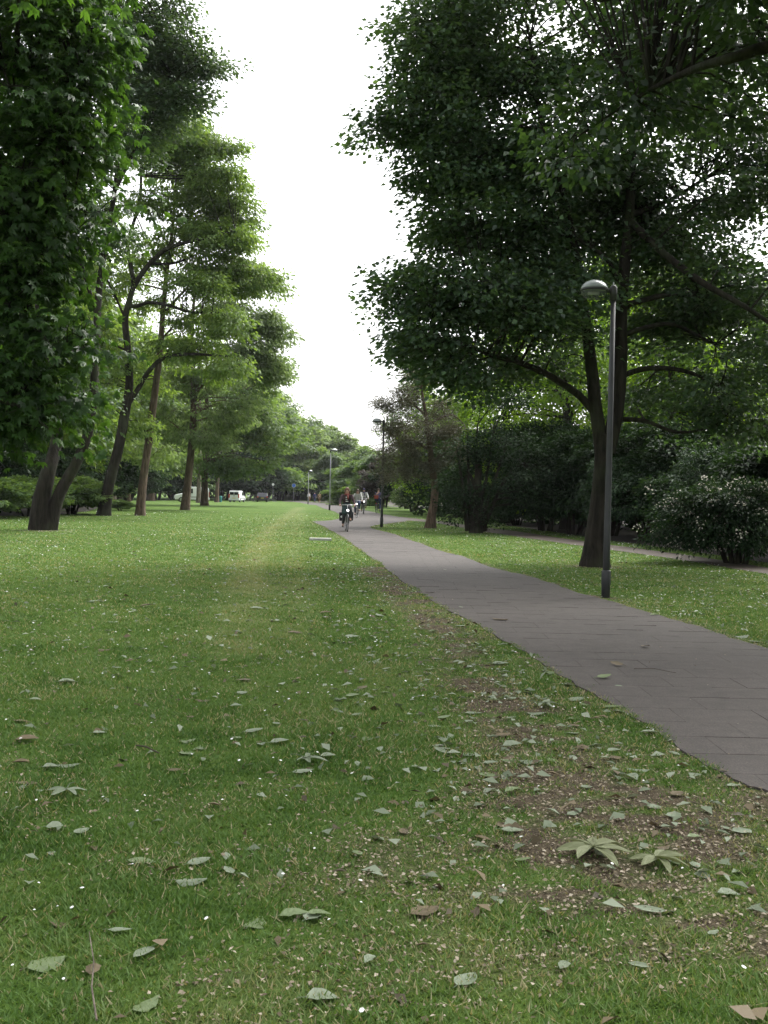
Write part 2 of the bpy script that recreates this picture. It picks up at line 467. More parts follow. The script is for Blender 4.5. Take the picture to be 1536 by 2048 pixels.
def path_material(name, base, speck):
    m, t, n, b = new_mat(name)
    tc = n.new("ShaderNodeTexCoord")
    oi = n.new("ShaderNodeObjectInfo")
    def noise(sc, det=5, rough=0.6):
        q = n.new("ShaderNodeTexNoise"); q.inputs["Scale"].default_value = sc; q.inputs["Detail"].default_value = det; q.inputs["Roughness"].default_value = rough
        t.links.new(tc.outputs["Object"], q.inputs["Vector"]); return q
    a, f, vf = noise(0.6), noise(6), noise(90, 3, 0.8)
    r = n.new("ShaderNodeValToRGB")
    r.color_ramp.elements[0].position = 0.3; r.color_ramp.elements[1].position = 0.7
    r.color_ramp.elements[0].color = (*[v * 0.66 for v in base], 1); r.color_ramp.elements[1].color = (*[v * 1.28 for v in base], 1)
    mx = n.new("ShaderNodeMixRGB"); mx.inputs[0].default_value = 0.5
    t.links.new(a.outputs["Fac"], mx.inputs[1]); t.links.new(f.outputs["Fac"], mx.inputs[2]); t.links.new(mx.outputs[0], r.inputs["Fac"])
    r2 = n.new("ShaderNodeValToRGB")
    r2.color_ramp.elements[0].position = 0.35; r2.color_ramp.elements[1].position = 0.72
    r2.color_ramp.elements[0].color = (0.7, 0.7, 0.7, 1); r2.color_ramp.elements[1].color = (*speck, 1)
    t.links.new(vf.outputs["Fac"], r2.inputs["Fac"])
    m2 = n.new("ShaderNodeMixRGB"); m2.blend_type = 'MULTIPLY'; m2.inputs[0].default_value = 0.8
    t.links.new(r.outputs[0], m2.inputs[1]); t.links.new(r2.outputs[0], m2.inputs[2])
    m3 = n.new("ShaderNodeMixRGB"); m3.blend_type = 'MULTIPLY'; m3.inputs[0].default_value = 1.0
    r3 = n.new("ShaderNodeMapRange"); r3.inputs[3].default_value = 0.97; r3.inputs[4].default_value = 1.03
    t.links.new(oi.outputs["Random"], r3.inputs[0])
    t.links.new(m2.outputs[0], m3.inputs[1]); t.links.new(r3.outputs[0], m3.inputs[2])
    t.links.new(m3.outputs[0], b.inputs["Base Color"])
    b.inputs["Roughness"].default_value = 0.8; b.inputs["Specular IOR Level"].default_value = 0.3
    bp = n.new("ShaderNodeBump"); bp.inputs["Strength"].default_value = 0.5; bp.inputs["Distance"].default_value = 0.006
    t.links.new(vf.outputs["Fac"], bp.inputs["Height"]); t.links.new(bp.outputs[0], b.inputs["Normal"])
    return m
M_path = path_material("paving", (0.05, 0.046, 0.044), (2.4, 2.15, 1.9))
M_joint = plain("joint_soil", (0.035, 0.033, 0.028), 0.95, var=0.4, scale=20)
M_dirt = path_material("dirt_path", (0.065, 0.052, 0.04), (1.4, 1.3, 1.2))
M_soil = plain("bed_soil", (0.035, 0.026, 0.02), 0.95, var=0.4, scale=5, bump=0.6)
path = sheet("path", main_poly, M_path, 0.010)
sheet("side_path", side_poly, M_dirt, 0.008)
bed_poly = [(G(*p).x, G(*p).y) for p in [(1010, 1051), (1060, 1057), (1120, 1066), (1228, 1082), (1341, 1097), (1536, 1126), (1760, 1162)]] + [(48, 26), (62, 70), (9, 75)]
sheet("shrub_bed", bed_poly, M_soil, 0.004)
wood_poly = [(G(*p).x, G(*p).y) for p in [(-250, 1036), (0, 1032), (110, 1030), (180, 1022), (215, 1006)]] + [(-38, 150), (-90, 150), (-90, 45)]
sheet("woodland_floor", wood_poly, M_soil, 0.004)
far_poly = [(G(*p).x, G(*p).y) for p in [(640, 1004), (680, 1008.5), (715, 1011.5), (760, 1013), (800, 1014.5), (900, 1020)]] + [(60, 110), (60, 260), (-25, 260)]
sheet("far_bed", far_poly, M_soil, 0.006)

def clip_poly(subject, cx0, cy0, cx1, cy1):
    def cut(pts, axis, val, keep_less):
        out = []
        for i in range(len(pts)):
            a, b = pts[i - 1], pts[i]
            ia = (a[axis] <= val) if keep_less else (a[axis] >= val)
            ib = (b[axis] <= val) if keep_less else (b[axis] >= val)
            if ia != ib:
                t = (val - a[axis]) / (b[axis] - a[axis])
                out.append((a[0] + (b[0] - a[0]) * t, a[1] + (b[1] - a[1]) * t))
            if ib: out.append(b)
        return out
    for ax, v, less in ((0, cx0, False), (0, cx1, True), (1, cy0, False), (1, cy1, True)):
        subject = cut(subject, ax, v, less)
        if len(subject) < 3: return []
    return subject
def build_pavers():
    """the paving slabs of the near stretch; each slab sits on the path as a piece of its own"""
    W, D, gap = 0.62, 0.46, 0.0018
    n = 0
    rest = MB()
    y = 4.2; row = 0
    while y < 46:
        off = (row % 2) * W * 0.5 + random.uniform(-0.02, 0.02)
        seg = clip_poly(main_poly, -40, y, 60, y + D)
        if seg:
            x0 = math.floor((min(p[0] for p in seg) - off) / W) * W + off
            x1 = max(p[0] for p in seg)
            x = x0
            while x < x1:
                c = clip_poly(main_poly, x + gap / 2, y + gap / 2, x + W - gap / 2, y + D - gap / 2)
                area = 0.5 * abs(sum(c[i - 1][0] * c[i][1] - c[i][0] * c[i - 1][1] for i in range(len(c)))) if c else 0
                if area > 0.02:
                    cx = sum(p[0] for p in c) / len(c); cy_ = sum(p[1] for p in c) / len(c)
                    z0 = float(gz(cx, cy_)) + 0.010
                    tx, ty, tz = random.uniform(-.004, .004), random.uniform(-.004, .004), random.uniform(-0.001, 0.0012)
                    k = len(c)
                    s = sum(c[i - 1][0] * c[i][1] - c[i][0] * c[i - 1][1] for i in range(k))
                    if s < 0: c = c[::-1]
                    bv = 0.0018
                    top = []
                    for p in c:
                        dx, dy = cx - p[0], cy_ - p[1]; L = math.hypot(dx, dy) + 1e-6
                        top.append((p[0] + dx / L * bv, p[1] + dy / L * bv))
                    zt = lambda p: z0 + 0.005 + tz + (p[0] - cx) * tx + (p[1] - cy_) * ty
                    V = [(p[0], p[1], z0 - 0.012) for p in c] + [(p[0], p[1], zt(p) - 0.0015) for p in c] + [(p[0], p[1], zt(p)) for p in top]
                    F = [tuple(range(2 * k, 3 * k))]
                    for i in range(k):
                        j = (i + 1) % k
                        F += [(i, j, k + j, k + i), (k + i, k + j, 2 * k + j, 2 * k + i)]
                    if n < 300 and y < 24:
                        mb = MB(); mb.add(V, F); mb.build("paver", M_path, path); n += 1
                    else:
                        rest.add(V, F)
                x += W
        y += D; row += 1
    if rest.V:
        o = rest.build("paving_stones", M_path, path); o["kind"] = "stuff"
build_pavers()
path.data.materials.clear(); path.data.materials.append(M_path)

# ------------------------------------------------------------------ leaves and trees
def unit(a):
    return a / (np.linalg.norm(a, axis=1, keepdims=True) + 1e-9)
def leaf_arrays(Pn, A, N, L, W, fold=0.12, droop=0.15):
    A = unit(A); N = unit(N - A * np.sum(A * N, 1, keepdims=True)); S = np.cross(A, N)
    L = L[:, None]; W = W[:, None]
    V = np.stack([Pn, Pn + A * L * 0.45 + S * W * 0.5 + N * L * fold, Pn + A * L - N * L * droop, Pn + A * L * 0.45 - S * W * 0.5 + N * L * fold], 1)
    return V
def leaf_mesh(name, quads, v):
    n = len(quads)
    return mesh_np(name, quads.reshape(-1, 3), np.arange(n * 4).reshape(n, 4), v)

def spray(centers, outward, k, spread, flat, L, W, palmate=0, tilt=0.45, droop=0.25, outw=0.9):
    """k leaves round every centre"""
    n = len(centers)
    c = np.repeat(centers, k, 0); o = np.repeat(outward, k, 0)
    off = np.clip(RS.normal(0, 1, (n * k, 3)), -1.7, 1.7) * np.array([spread, spread, spread * flat])
    pos = c + off
    A = o * outw + unit(off * [1, 1, .3]) * 0.6 + RS.normal(0, 0.35, (n * k, 3)) - np.array([0, 0, droop])
    N = np.array([0, 0, 1.0]) + RS.normal(0, tilt, (n * k, 3))
    sz = RS.uniform(0.7, 1.25, n * k)
    cv = np.repeat(RS.normal(0, 0.12, n), k)
    v = np.clip(0.5 + cv + RS.normal(0, 0.17, n * k), 0.02, 0.98)
    if not palmate:
        return leaf_arrays(pos, A, N, L * sz, W * sz), v
    Q, VV = [], []
    A = unit(A); N = unit(N - A * np.sum(A * N, 1, keepdims=True)); S = np.cross(A, N)
    for a in np.linspace(-1.25, 1.25, palmate):
        d = A * math.cos(a) + S * math.sin(a) - N * 0.25
        ll = L * sz * (1 - 0.22 * abs(a))
        Q.append(leaf_arrays(pos, d, N, ll, W * sz * (1 - 0.15 * abs(a)))); VV.append(v)
    return np.concatenate(Q), np.concatenate(VV)

def organic_tube(mb, pts, rad, n=12, k=5, flare=0.0, rough=0.06):
    """smooth limb along the points, its section a little uneven"""
    pts = [Vector(p) for p in pts]
    P4 = catmull([Vector((*p, r)) for p, r in zip(pts, rad)], k)
    cen = [Vector(p[:3]) for p in P4]; rr = [max(0.004, p[3]) for p in P4]
    V, F = [], []
    up = None
    ph = random.uniform(0, 6)
    z0 = cen[0].z
    for i, p in enumerate(cen):
        t = (cen[min(i + 1, len(cen) - 1)] - cen[max(i - 1, 0)]).normalized()
        if up is None: up = t.orthogonal().normalized()
        up = (up - t * up.dot(t)).normalized(); b = t.cross(up)
        for q in range(n):
            a = 2 * math.pi * q / n
            f = 1 + rough * math.sin(3 * a + ph + i * 0.3) + rough * random.uniform(-1, 1) * 0.6
            if flare:
                h = (p.z - z0)
                f *= 1 + flare * math.exp(-h / 0.45) * (1 + 0.45 * math.sin(4 * a + ph))
            V.append(p + (up * math.cos(a) + b * math.sin(a)) * rr[i] * f)
    m = len(cen)
    for i in range(m - 1):
        for q in range(n):
            F.append((i * n + q, i * n + (q + 1) % n, (i + 1) * n + (q + 1) % n, (i + 1) * n + q))
    F.append(tuple((m - 1) * n + q for q in range(n)))
    mb.add(V, F)
    return cen, rr

def grow_tree(name, label, cat, group, trunk, limbs, lobes, leafmat, barkmat, L=0.1, W=0.08, bough_r=1.1, clusters=12, leaves=26,
              spread=0.27, flat=0.38, droop=0.25, palmate=0, tilt=0.45, sag=0.12, flare=0.35, disc=0.3, limb_name="limb", dens=1.0, tk=1.0, vs=1.0):
    """trunk [(point, r)], limbs [[(point, r)]], lobes [(centre, (rx, ry, rz), boughs)] - all in world metres"""
    base = Vector(trunk[0][0])
    root = empty(name, base)
    tag(root, label, cat, group)
    loc = lambda p: Vector(p) - base
    nodes, nrad = [], []
    mb = MB()
    tp = [loc(p) for p, r in trunk]; tp[0] = tp[0] - Vector((0, 0, 0.15))
    c, rr = organic_tube(mb, tp, [r * tk for p, r in trunk], 16, 6, flare)
    nodes += c[len(c) // 3:]; nrad += rr[len(c) // 3:]
    mb.build("trunk", barkmat, root, True)
    for lm in limbs:
        mb = MB()
        c, rr = organic_tube(mb, [loc(p) for p, r in lm], [r for p, r in lm], 10, 5)
        nodes += c[1:]; nrad += rr[1:]
        mb.build(limb_name, barkmat, root, True)
    NA = np.array([tuple(q) for q in nodes]); NR = np.array(nrad)
    twigs = MB()
    cen, outw = [], []
    axis = NA.mean(0)
    for (lc, lr, nb) in lobes:
        lc = np.array(tuple(loc(lc)))
        for _ in range(int(round(nb * dens))):
            d = RS.normal(0, 1, 3); d /= np.linalg.norm(d)
            q = lc + d * np.array([lr[0], lr[1], lr[2] * vs]) * RS.uniform(0.15, 1) ** 0.45
            dist = np.linalg.norm(NA - q, axis=1) + 0.35 * np.clip(NA[:, 2] - q[2], 0, None)
            j = int(np.argmin(dist)); p0 = NA[j]
            ln = np.linalg.norm(q - p0)
            r0 = min(NR[j] * 0.7, 0.012 + 0.011 * ln)
            mid = p0 * 0.5 + q * 0.5 + RS.normal(0, 0.07, 3) * ln + np.array([0, 0, 0.10 * ln])
            pts = catmull([Vector(p0), Vector(mid), Vector(q)], 3)
            twigs.tube(pts, list(np.linspace(r0, 0.008, len(pts))), 5, False)
            o = (q - p0); o = o / (np.linalg.norm(o) + 1e-6)
            o[2] *= 0.3
            br = bough_r * RS.uniform(0.65, 1.25)
            th = RS.uniform(0, 2 * math.pi, clusters); rad = br * np.sqrt(RS.uniform(0.03, 1, clusters))
            off = np.stack([np.cos(th) * rad, np.sin(th) * rad, -sag * rad ** 2 + RS.normal(0, disc * 0.5, clusters)], 1)
            # lean the disc along its own branch
            off[:, 2] += (off @ o) * RS.uniform(-0.25, 0.25)
            cc = q + off
            oo = unit(off * [1, 1, 0.2] + 0.6 * o * br)
            for i in range(clusters):
                if i % 2 == 0:
                    m2 = (q + cc[i]) / 2 + np.array([0, 0, 0.05])
                    twigs.tube([q, m2, cc[i]], [0.009, 0.006, 0.003], 3, False)
            cen.append(cc); outw.append(oo)
    cen = np.concatenate(cen); outw = np.concatenate(outw)
    q, v = spray(cen, outw, leaves, spread, flat, L, W, palmate, tilt, droop)
    me = leaf_mesh("crown", q, v)
    link("crown", me, leafmat, root)
    tw = twigs.build("twigs", barkmat, root); tw["kind"] = "stuff"
    return root
def copy_tree(o, parent=None):
    c = o.copy(); col.objects.link(c); c.parent = parent
    for ch in list(o.children): copy_tree(ch, c)
    return c
def PT(d, *pts):
    """limb given as (px, py, radius[, extra depth])"""
    return [(P(p[0], p[1], d + (p[3] if len(p) > 3 else 0)), p[2]) for p in pts]
def LB(d, *ls):
    """lobes: (px, py, rx, rz, boughs[, extra depth, ry])"""
    return [(P(l[0], l[1], d + (l[5] if len(l) > 5 else 0)), (l[2], l[6] if len(l) > 6 else l[2], l[3]), l[4]) for l in ls]
def based(trunk, px, py):
    g = G(px, py); return [(g, trunk[0][1])] + trunk[1:]

# --- the big tree by the path, right
d = G(1190, 1133).y
grow_tree("broadleaf_tree", "great dark tree with forked trunk behind the nearest street lamp", "tree", None,
    based(PT(d, (1190, 1133, .36), (1193, 1070, .27), (1201, 980, .23), (1207, 900, .24), (1210, 870, .22)), 1190, 1133),
    [PT(d, (1205, 905, .17), (1192, 820, .15), (1183, 740, .14), (1172, 650, .12), (1160, 560, .10), (1146, 480, .09), (1120, 360, .07, -1), (1080, 230, .05, -1), (1060, 80, .03, -1)),
     PT(d, (1214, 905, .19), (1232, 820, .17), (1241, 720, .16), (1243, 620, .14), (1249, 530, .13), (1259, 430, .11), (1263, 320, .1), (1280, 200, .08), (1290, 40, .06), (1300, -150, .03)),
     PT(d, (1196, 835, .10), (1160, 792, .085), (1100, 752, .075, -.5), (1040, 726, .06, -1), (985, 712, .04, -1.4), (930, 690, .02, -1.6)),
     PT(d, (1243, 612, .08), (1290, 600, .065), (1340, 590, .055), (1430, 592, .03, 1)),
     PT(d, (1244, 672, .07), (1290, 656, .055), (1350, 650, .045), (1430, 690, .02, 1)),
     PT(d, (1242, 752, .07), (1300, 736, .06), (1380, 745, .045), (1470, 790, .02, -.5)),
     PT(d, (1238, 838, .06), (1290, 842, .05), (1360, 865, .035), (1450, 850, .015, .6)),
     PT(d, (1257, 440, .09), (1320, 500, .08, -.8), (1400, 562, .07, -1.5), (1500, 620, .05, -2), (1600, 690, .03, -2)),
     PT(d, (1240, 575, .06), (1215, 520, .05), (1170, 488, .04), (1100, 440, .03, -.5)),
     PT(d, (1160, 560, .06), (1100, 540, .05), (1000, 560, .035, -.5), (860, 600, .02, -1)),
     PT(d, (1120, 360, .06), (1030, 330, .05), (930, 290, .035, .4), (800, 260, .02, .6)),
     PT(d, (1259, 430, .07), (1340, 400, .05, 1), (1450, 330, .04, 1.5), (1540, 270, .02, 1.5)),
     PT(d, (1280, 200, .06), (1190, 150, .05), (1060, 110, .035), (900, 60, .02))],
    LB(d, (855, 245, .95, .6, 9, 0, 1.5), (800, 258, .5, .28, 3), (765, 262, .25, .15, 1), (870, 150, .8, .5, 8, 0, 1.6), (815, 165, .4, .3, 3), (900, 60, .8, .7, 8), (850, 60, .4, .4, 3), (930, 340, .9, .6, 8, -.5, 1.6), (860, 345, .45, .25, 3),
       (875, 575, .85, .45, 9, -.8, 1.4), (825, 600, .42, .35, 4), (800, 560, .22, .2, 1), (870, 680, .8, .4, 8, -1, 1.4), (840, 700, .35, .2, 2), (930, 470, .7, .5, 7, 0, 1.6), (880, 440, .4, .2, 2),
       (960, 60, 1.6, 1.3, 16, 0, 2.4), (1000, 230, 1.6, 1.1, 18, 0, 2.4), (1010, 420, 1.6, 1.0, 18, 0, 2.4), (980, 600, 1.3, .7, 14, -1, 2), (1080, 640, 1.2, .45, 9, -1, 2),
       (1150, 120, 1.8, 1.4, 18, 0, 2.6), (1160, 330, 1.7, 1.1, 15, 0, 2.6), (1130, 540, 1.1, .5, 7, -.5, 1.8), (1320, 60, 1.8, 1.4, 16, 0, 2.6), (1330, 260, 1.6, 1.1, 12, .5, 2.6),
       (1480, 140, 1.8, 1.5, 14, 0, 2.6), (1480, 360, 1.6, 1.2, 12, 0, 2.4), (1340, 450, 1.2, .8, 7, .5, 2), (1470, 560, 1.3, .8, 8, -.5, 2.2), (1480, 730, 1.2, .6, 7, .5, 2),
       (1400, 810, 1.0, .35, 4, 0, 1.6), (940, 740, .8, .3, 5, -1.4, 1.2), (1620, 300, 2, 2.2, 12), (1650, 600, 1.6, 1.4, 8),
       (1250, 490, 1.4, .8, 10, 1.8, 1.4), (1380, 560, 1.4, .8, 10, 2, 1.4), (1150, 440, 1.3, .8, 8, 1.5, 1.4), (1300, 670, 1.3, .6, 7, 2, 1.2), (1450, 650, 1.5, .8, 9, 1.5, 1.5), (1290, 800, 1.0, .35, 4, 2, 1),
       (1480, 850, 1.0, .4, 5, .5, 1.2), (1230, 330, 1.5, 1, 9, 1.5, 1.6), (1060, 500, 1.2, .8, 8, 1.5, 1.4), (960, 330, 1.2, .8, 8, 1, 1.4), (1050, 720, 1.0, .35, 4, .5, 1),
       (950, -160, 2.2, 1.6, 12), (1200, -200, 2.6, 2.0, 20), (1450, -160, 2.4, 1.8, 18)),
    M_leaf_maple, M_bark_dark, L=.13, W=.10, bough_r=.82, clusters=12, leaves=17, spread=.23, flat=.5, tilt=.55, dens=1.55, tk=.85, flare=.25)

# --- near tree whose trunk stands outside the picture, upper right
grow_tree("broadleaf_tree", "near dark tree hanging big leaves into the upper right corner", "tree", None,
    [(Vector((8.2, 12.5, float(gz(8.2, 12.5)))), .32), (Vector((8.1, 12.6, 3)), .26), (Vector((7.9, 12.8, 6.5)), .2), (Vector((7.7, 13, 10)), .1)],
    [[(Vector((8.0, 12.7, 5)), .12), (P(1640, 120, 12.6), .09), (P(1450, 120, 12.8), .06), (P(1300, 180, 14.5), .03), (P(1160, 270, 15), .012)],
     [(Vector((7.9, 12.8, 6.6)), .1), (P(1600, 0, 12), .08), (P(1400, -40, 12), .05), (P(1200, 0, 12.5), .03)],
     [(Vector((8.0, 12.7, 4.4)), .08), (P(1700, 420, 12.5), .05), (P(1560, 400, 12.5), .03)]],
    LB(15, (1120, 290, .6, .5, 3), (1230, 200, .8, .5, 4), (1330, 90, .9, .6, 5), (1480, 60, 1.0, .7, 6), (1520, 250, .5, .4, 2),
       (1250, -120, 1.4, .8, 9), (1500, -150, 1.6, 1, 12), (1750, 100, 1.6, 2, 16), (1800, 400, 1.2, 1.2, 9), (1500, -420, 2.6, 1.2, 26, -3, 4), (1900, -300, 2.6, 1.6, 22, -4, 4), (1150, -450, 2.0, .9, 14, -1, 3), (1700, -500, 3.4, 1.0, 40, -5.5, 4), (1400, -560, 2.6, .9, 24, -6, 3)),  # lobes out of view overhead are added to shade the near path
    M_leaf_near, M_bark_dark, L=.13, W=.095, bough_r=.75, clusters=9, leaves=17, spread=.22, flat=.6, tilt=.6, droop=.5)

# --- near chestnut, left edge
grow_tree("chestnut_tree", "near chestnut with big drooping fingered leaves filling the left edge", "tree", None,
    [(Vector((-7.4, 13.2, float(gz(-7.4, 13.2)))), .34), (Vector((-7.3, 13.2, 2.5)), .27), (Vector((-7.2, 13.2, 5.5)), .2), (Vector((-7.0, 13.2, 9.5)), .09)],
    [[(Vector((-7.3, 13.2, 3.2)), .12), (P(-150, 640, 13.4), .08), (P(20, 640, 13.6), .05), (P(170, 700, 13.6), .02)],
     [(Vector((-7.2, 13.2, 4.5)), .12), (P(-120, 430, 13.2), .08), (P(40, 420, 13.4), .05), (P(170, 430, 13.8), .02)],
     [(Vector((-7.2, 13.2, 5.8)), .1), (P(-100, 150, 13.2), .07), (P(60, 130, 13.4), .04), (P(180, 120, 13.8), .02)],
     [(Vector((-7.3, 13.2, 2.6)), .1), (P(-140, 820, 13), .06), (P(0, 800, 13), .04), (P(100, 860, 13), .015)]],
    LB(13.4, (40, 60, 1.0, .6, 11), (120, 80, .5, .5, 7), (60, 230, .8, .5, 9), (140, 200, .4, .4, 5), (10, 380, .7, .5, 8), (40, 470, .5, .3, 5), (-20, 560, .6, .4, 8),
       (20, 660, .45, .4, 6), (150, 690, .22, .16, 3), (-20, 740, .6, .4, 8), (70, 790, .35, .3, 5), (0, 820, .5, .25, 6), (90, 560, .3, .2, 2), (90, 330, .35, .22, 3), (60, 850, .25, .1, 2), (150, 290, .2, .2, 2), (200, 60, .2, .15, 2), (185, 150, .15, .12, 1), (170, 430, .2, .12, 2), (30, 310, .5, .3, 4), (80, 400, .3, .2, 3),
       (-200, 100, 1.4, 1.6, 14), (-200, 500, 1.3, 1.4, 12), (-180, 800, 1.0, .7, 7), (0, -160, 1.6, 1.0, 12), (-420, -420, 2.4, 1.6, 16, -4, 4)),
    M_leaf_chestnut, M_bark_dark, L=.125, W=.052, bough_r=.62, clusters=11, leaves=8, spread=.19, flat=.5, palmate=5, tilt=.6, droop=.45)

# --- the row along the left side of the lawn
dA = G(85, 1060).y
grow_tree("broadleaf_tree", "double trunked dark tree leaning to the right at the lawn's left edge", "tree", "trees along the left side of the lawn",
    based(PT(dA, (98, 1060, .30), (118, 990, .26), (150, 930, .23), (175, 870, .21), (186, 800, .19), (192, 700, .17), (200, 560, .14), (230, 380, .1), (250, 200, .07)), 98, 1060),
    [PT(dA, (76, 1066, .36), (84, 1000, .3), (98, 940, .25), (112, 880, .2, .5), (110, 790, .17, .8), (80, 640, .12, 1), (60, 400, .08, 1)),
     PT(dA, (196, 640, .08), (160, 520, .06), (120, 380, .03)),
     PT(dA, (230, 380, .08), (290, 260, .06), (350, 160, .04), (420, 120, .02)),
     PT(dA, (184, 820, .09), (150, 760, .06), (90, 700, .03))],
    LB(dA, (265, 30, 1.9, 1.4, 16), (355, 90, .9, .8, 8), (395, 130, .4, .35, 4), (350, 180, 1.3, .7, 8), (230, 130, 2, 1.3, 12), (150, 300, 2.2, 1.5, 12), (330, 150, 1.6, 1.2, 9), (260, 260, 1.5, 1, 8), (100, 60, 2.5, 2, 12),
       (60, 480, 2.2, 1.6, 12), (190, 470, 1.2, .9, 6), (60, 720, 1.8, 1.2, 10), (150, 790, .9, .5, 4), (200, -150, 3.2, 2.2, 16), (-80, 200, 3, 3, 12)),
    M_leaf_blue, M_bark_dark, L=.15, W=.11, bough_r=1.0, clusters=12, leaves=22, spread=.28, flat=.5, dens=1.3, tk=.8)
dB = G(207, 1031).y
grow_tree("broadleaf_tree", "tall leaning tree with dark forked limbs, second trunk of the left row", "tree", "trees along the left side of the lawn",
    based(PT(dB, (207, 1031, .42), (218, 970, .36), (238, 890, .33), (250, 825, .32), (259, 770, .27), (256, 705, .23), (250, 640, .21), (258, 605, .19), (268, 570, .17)), 207, 1031),
    [PT(dB, (268, 572, .13), (261, 530, .11), (255, 490, .1), (266, 450, .09), (280, 395, .08), (284, 320, .06), (300, 230, .03)),
     PT(dB, (266, 575, .15), (283, 548, .14), (301, 526, .13), (330, 500, .12), (372, 485, .09, -.8), (424, 474, .06, -1.2), (470, 460, .02, -1.2)),
     PT(dB, (301, 527, .08), (345, 527, .07, .5), (390, 510, .04, .5), (420, 490, .02)),
     PT(dB, (254, 612, .12), (275, 612, .1), (300, 605, .09), (340, 612, .08, -1), (382, 624, .07, -1.5), (435, 626, .05, -2), (490, 645, .02, -2)),
     PT(dB, (252, 815, .14), (276, 778, .13), (300, 740, .12), (328, 716, .1, -.8), (380, 708, .08, -1.5), (450, 712, .04, -2), (484, 705, .015, -2)),
     PT(dB, (255, 490, .06), (225, 440, .05), (195, 385, .02)),
     PT(dB, (252, 640, .07), (215, 560, .05), (190, 520, .02)),
     PT(dB, (252, 700, .06), (200, 680, .05), (140, 660, .02))],
    LB(dB, (300, 280, 2.3, 1.4, 15), (390, 290, 1.6, .9, 12), (440, 300, .8, .4, 4), (340, 230, 1.6, .8, 8), (420, 370, 1.5, .8, 11), (470, 400, .7, .4, 3), (330, 410, 1.6, .7, 8),
       (210, 420, 1.8, 1, 9), (440, 470, 1.5, .7, 9), (480, 470, .8, .4, 4), (170, 560, 1.8, .9, 9), (400, 570, 1.5, .5, 7, -1.5), (450, 640, 1.2, .5, 7, -2), (230, 700, 1.4, 1, 7),
       (360, 690, 1.6, .5, 7, -1), (430, 520, 1.6, .7, 6, 1), (380, 340, 1.8, 1, 8, 1), (330, 480, 1.4, .8, 5, 1.5), (280, 500, 1.2, .8, 3, 2), (440, 730, 1.3, .4, 5, -2), (190, 790, 1.2, 1, 7), (150, 660, 1.5, 1, 7), (270, 860, .9, .6, 3, 1), (290, 120, 2.0, 1.2, 8)),
    M_leaf_locust, M_bark_dark, L=.21, W=.1, bough_r=1.05, clusters=15, leaves=16, spread=.22, flat=.42, sag=.2, droop=.7, disc=.4, vs=1.2, dens=1.35, tk=.8)
dC = G(280, 1031).y
grow_tree("broadleaf_tree", "straight pale trunked tree, third trunk of the left row", "tree", "trees along the left side of the lawn",
    based(PT(dC, (280, 1031, .33), (286, 960, .27), (299, 870, .25), (312, 770, .23), (320, 700, .2), (326, 620, .18), (334, 540, .15), (345, 460, .11), (352, 360, .06)), 280, 1031),
    [PT(dC, (325, 630, .08), (365, 585, .07), (395, 560, .05), (440, 550, .02)), PT(dC, (322, 680, .06), (360, 640, .05), (400, 620, .02)),
     PT(dC, (340, 500, .06), (400, 450, .04), (460, 420, .02)), PT(dC, (335, 550, .06), (290, 470, .04), (260, 400, .02))],
    LB(dC, (480, 540, 1.6, .8, 10), (430, 560, 1.6, .7, 8), (460, 440, 1.3, .8, 8), (400, 470, 1.6, .8, 7), (360, 350, 1.8, 1, 8), (300, 600, 1.2, .5, 3, 1), (530, 560, .9, .4, 5), (380, 640, 1.2, .5, 4), (430, 400, 1.8, 1.1, 8), (470, 500, 1.5, .8, 7), (250, 560, 1.4, .8, 4, 2), (350, 700, 1.5, .8, 4, 2), (300, 780, 1.3, .7, 4, 3)),
    M_leaf_locust, M_bark_brown, L=.21, W=.1, bough_r=1.1, clusters=15, leaves=16, spread=.22, flat=.42, sag=.2, droop=.7, disc=.4, vs=1.2, dens=1.3, tk=.8)
dD = G(378, 1020).y
grow_tree("broadleaf_tree", "feathery pale green tree, its trunk in front of the white van's nose", "tree", "trees along the left side of the lawn",
    based(PT(dD, (370, 1020, .40), (376, 960, .33), (383, 890, .31), (387, 820, .27), (386, 750, .22), (383, 690, .18), (388, 600, .12), (395, 520, .06)), 370, 1020),
    [PT(dD, (387, 830, .12), (395, 770, .1), (402, 720, .08), (430, 660, .05), (480, 620, .02)), PT(dD, (386, 760, .1), (372, 700, .07), (360, 640, .03)),
     PT(dD, (392, 790, .08), (420, 750, .06), (470, 730, .03)), PT(dD, (384, 880, .06), (350, 850, .04), (320, 830, .02)), PT(dD, (388, 620, .06), (440, 570, .04), (510, 550, .02))],
    LB(dD, (510, 560, 1.6, .9, 9), (545, 650, 1.1, .6, 7), (500, 640, 1.8, .8, 9), (440, 600, 1.8, .9, 7), (470, 710, 2.2, .9, 11), (520, 740, 1.3, .8, 6), (400, 770, 2, 1, 7), (460, 820, 2, 1.2, 10),
       (340, 830, 1.5, .8, 6), (400, 880, 2, .8, 7), (560, 668, .6, .25, 2), (490, 690, 2, 1, 8), (545, 740, 1.2, .9, 6), (430, 640, 2, 1, 6, 2), (350, 740, 2, 1, 6, 2), (300, 900, 1.5, .8, 6, 4)),
    M_leaf_pale, M_bark_brown, L=.24, W=.115, bough_r=1.25, clusters=15, leaves=15, spread=.26, flat=.42, sag=.18, droop=.7, disc=.45, vs=1.2, dens=1.4, tk=.8)
dF = G(412, 1011).y
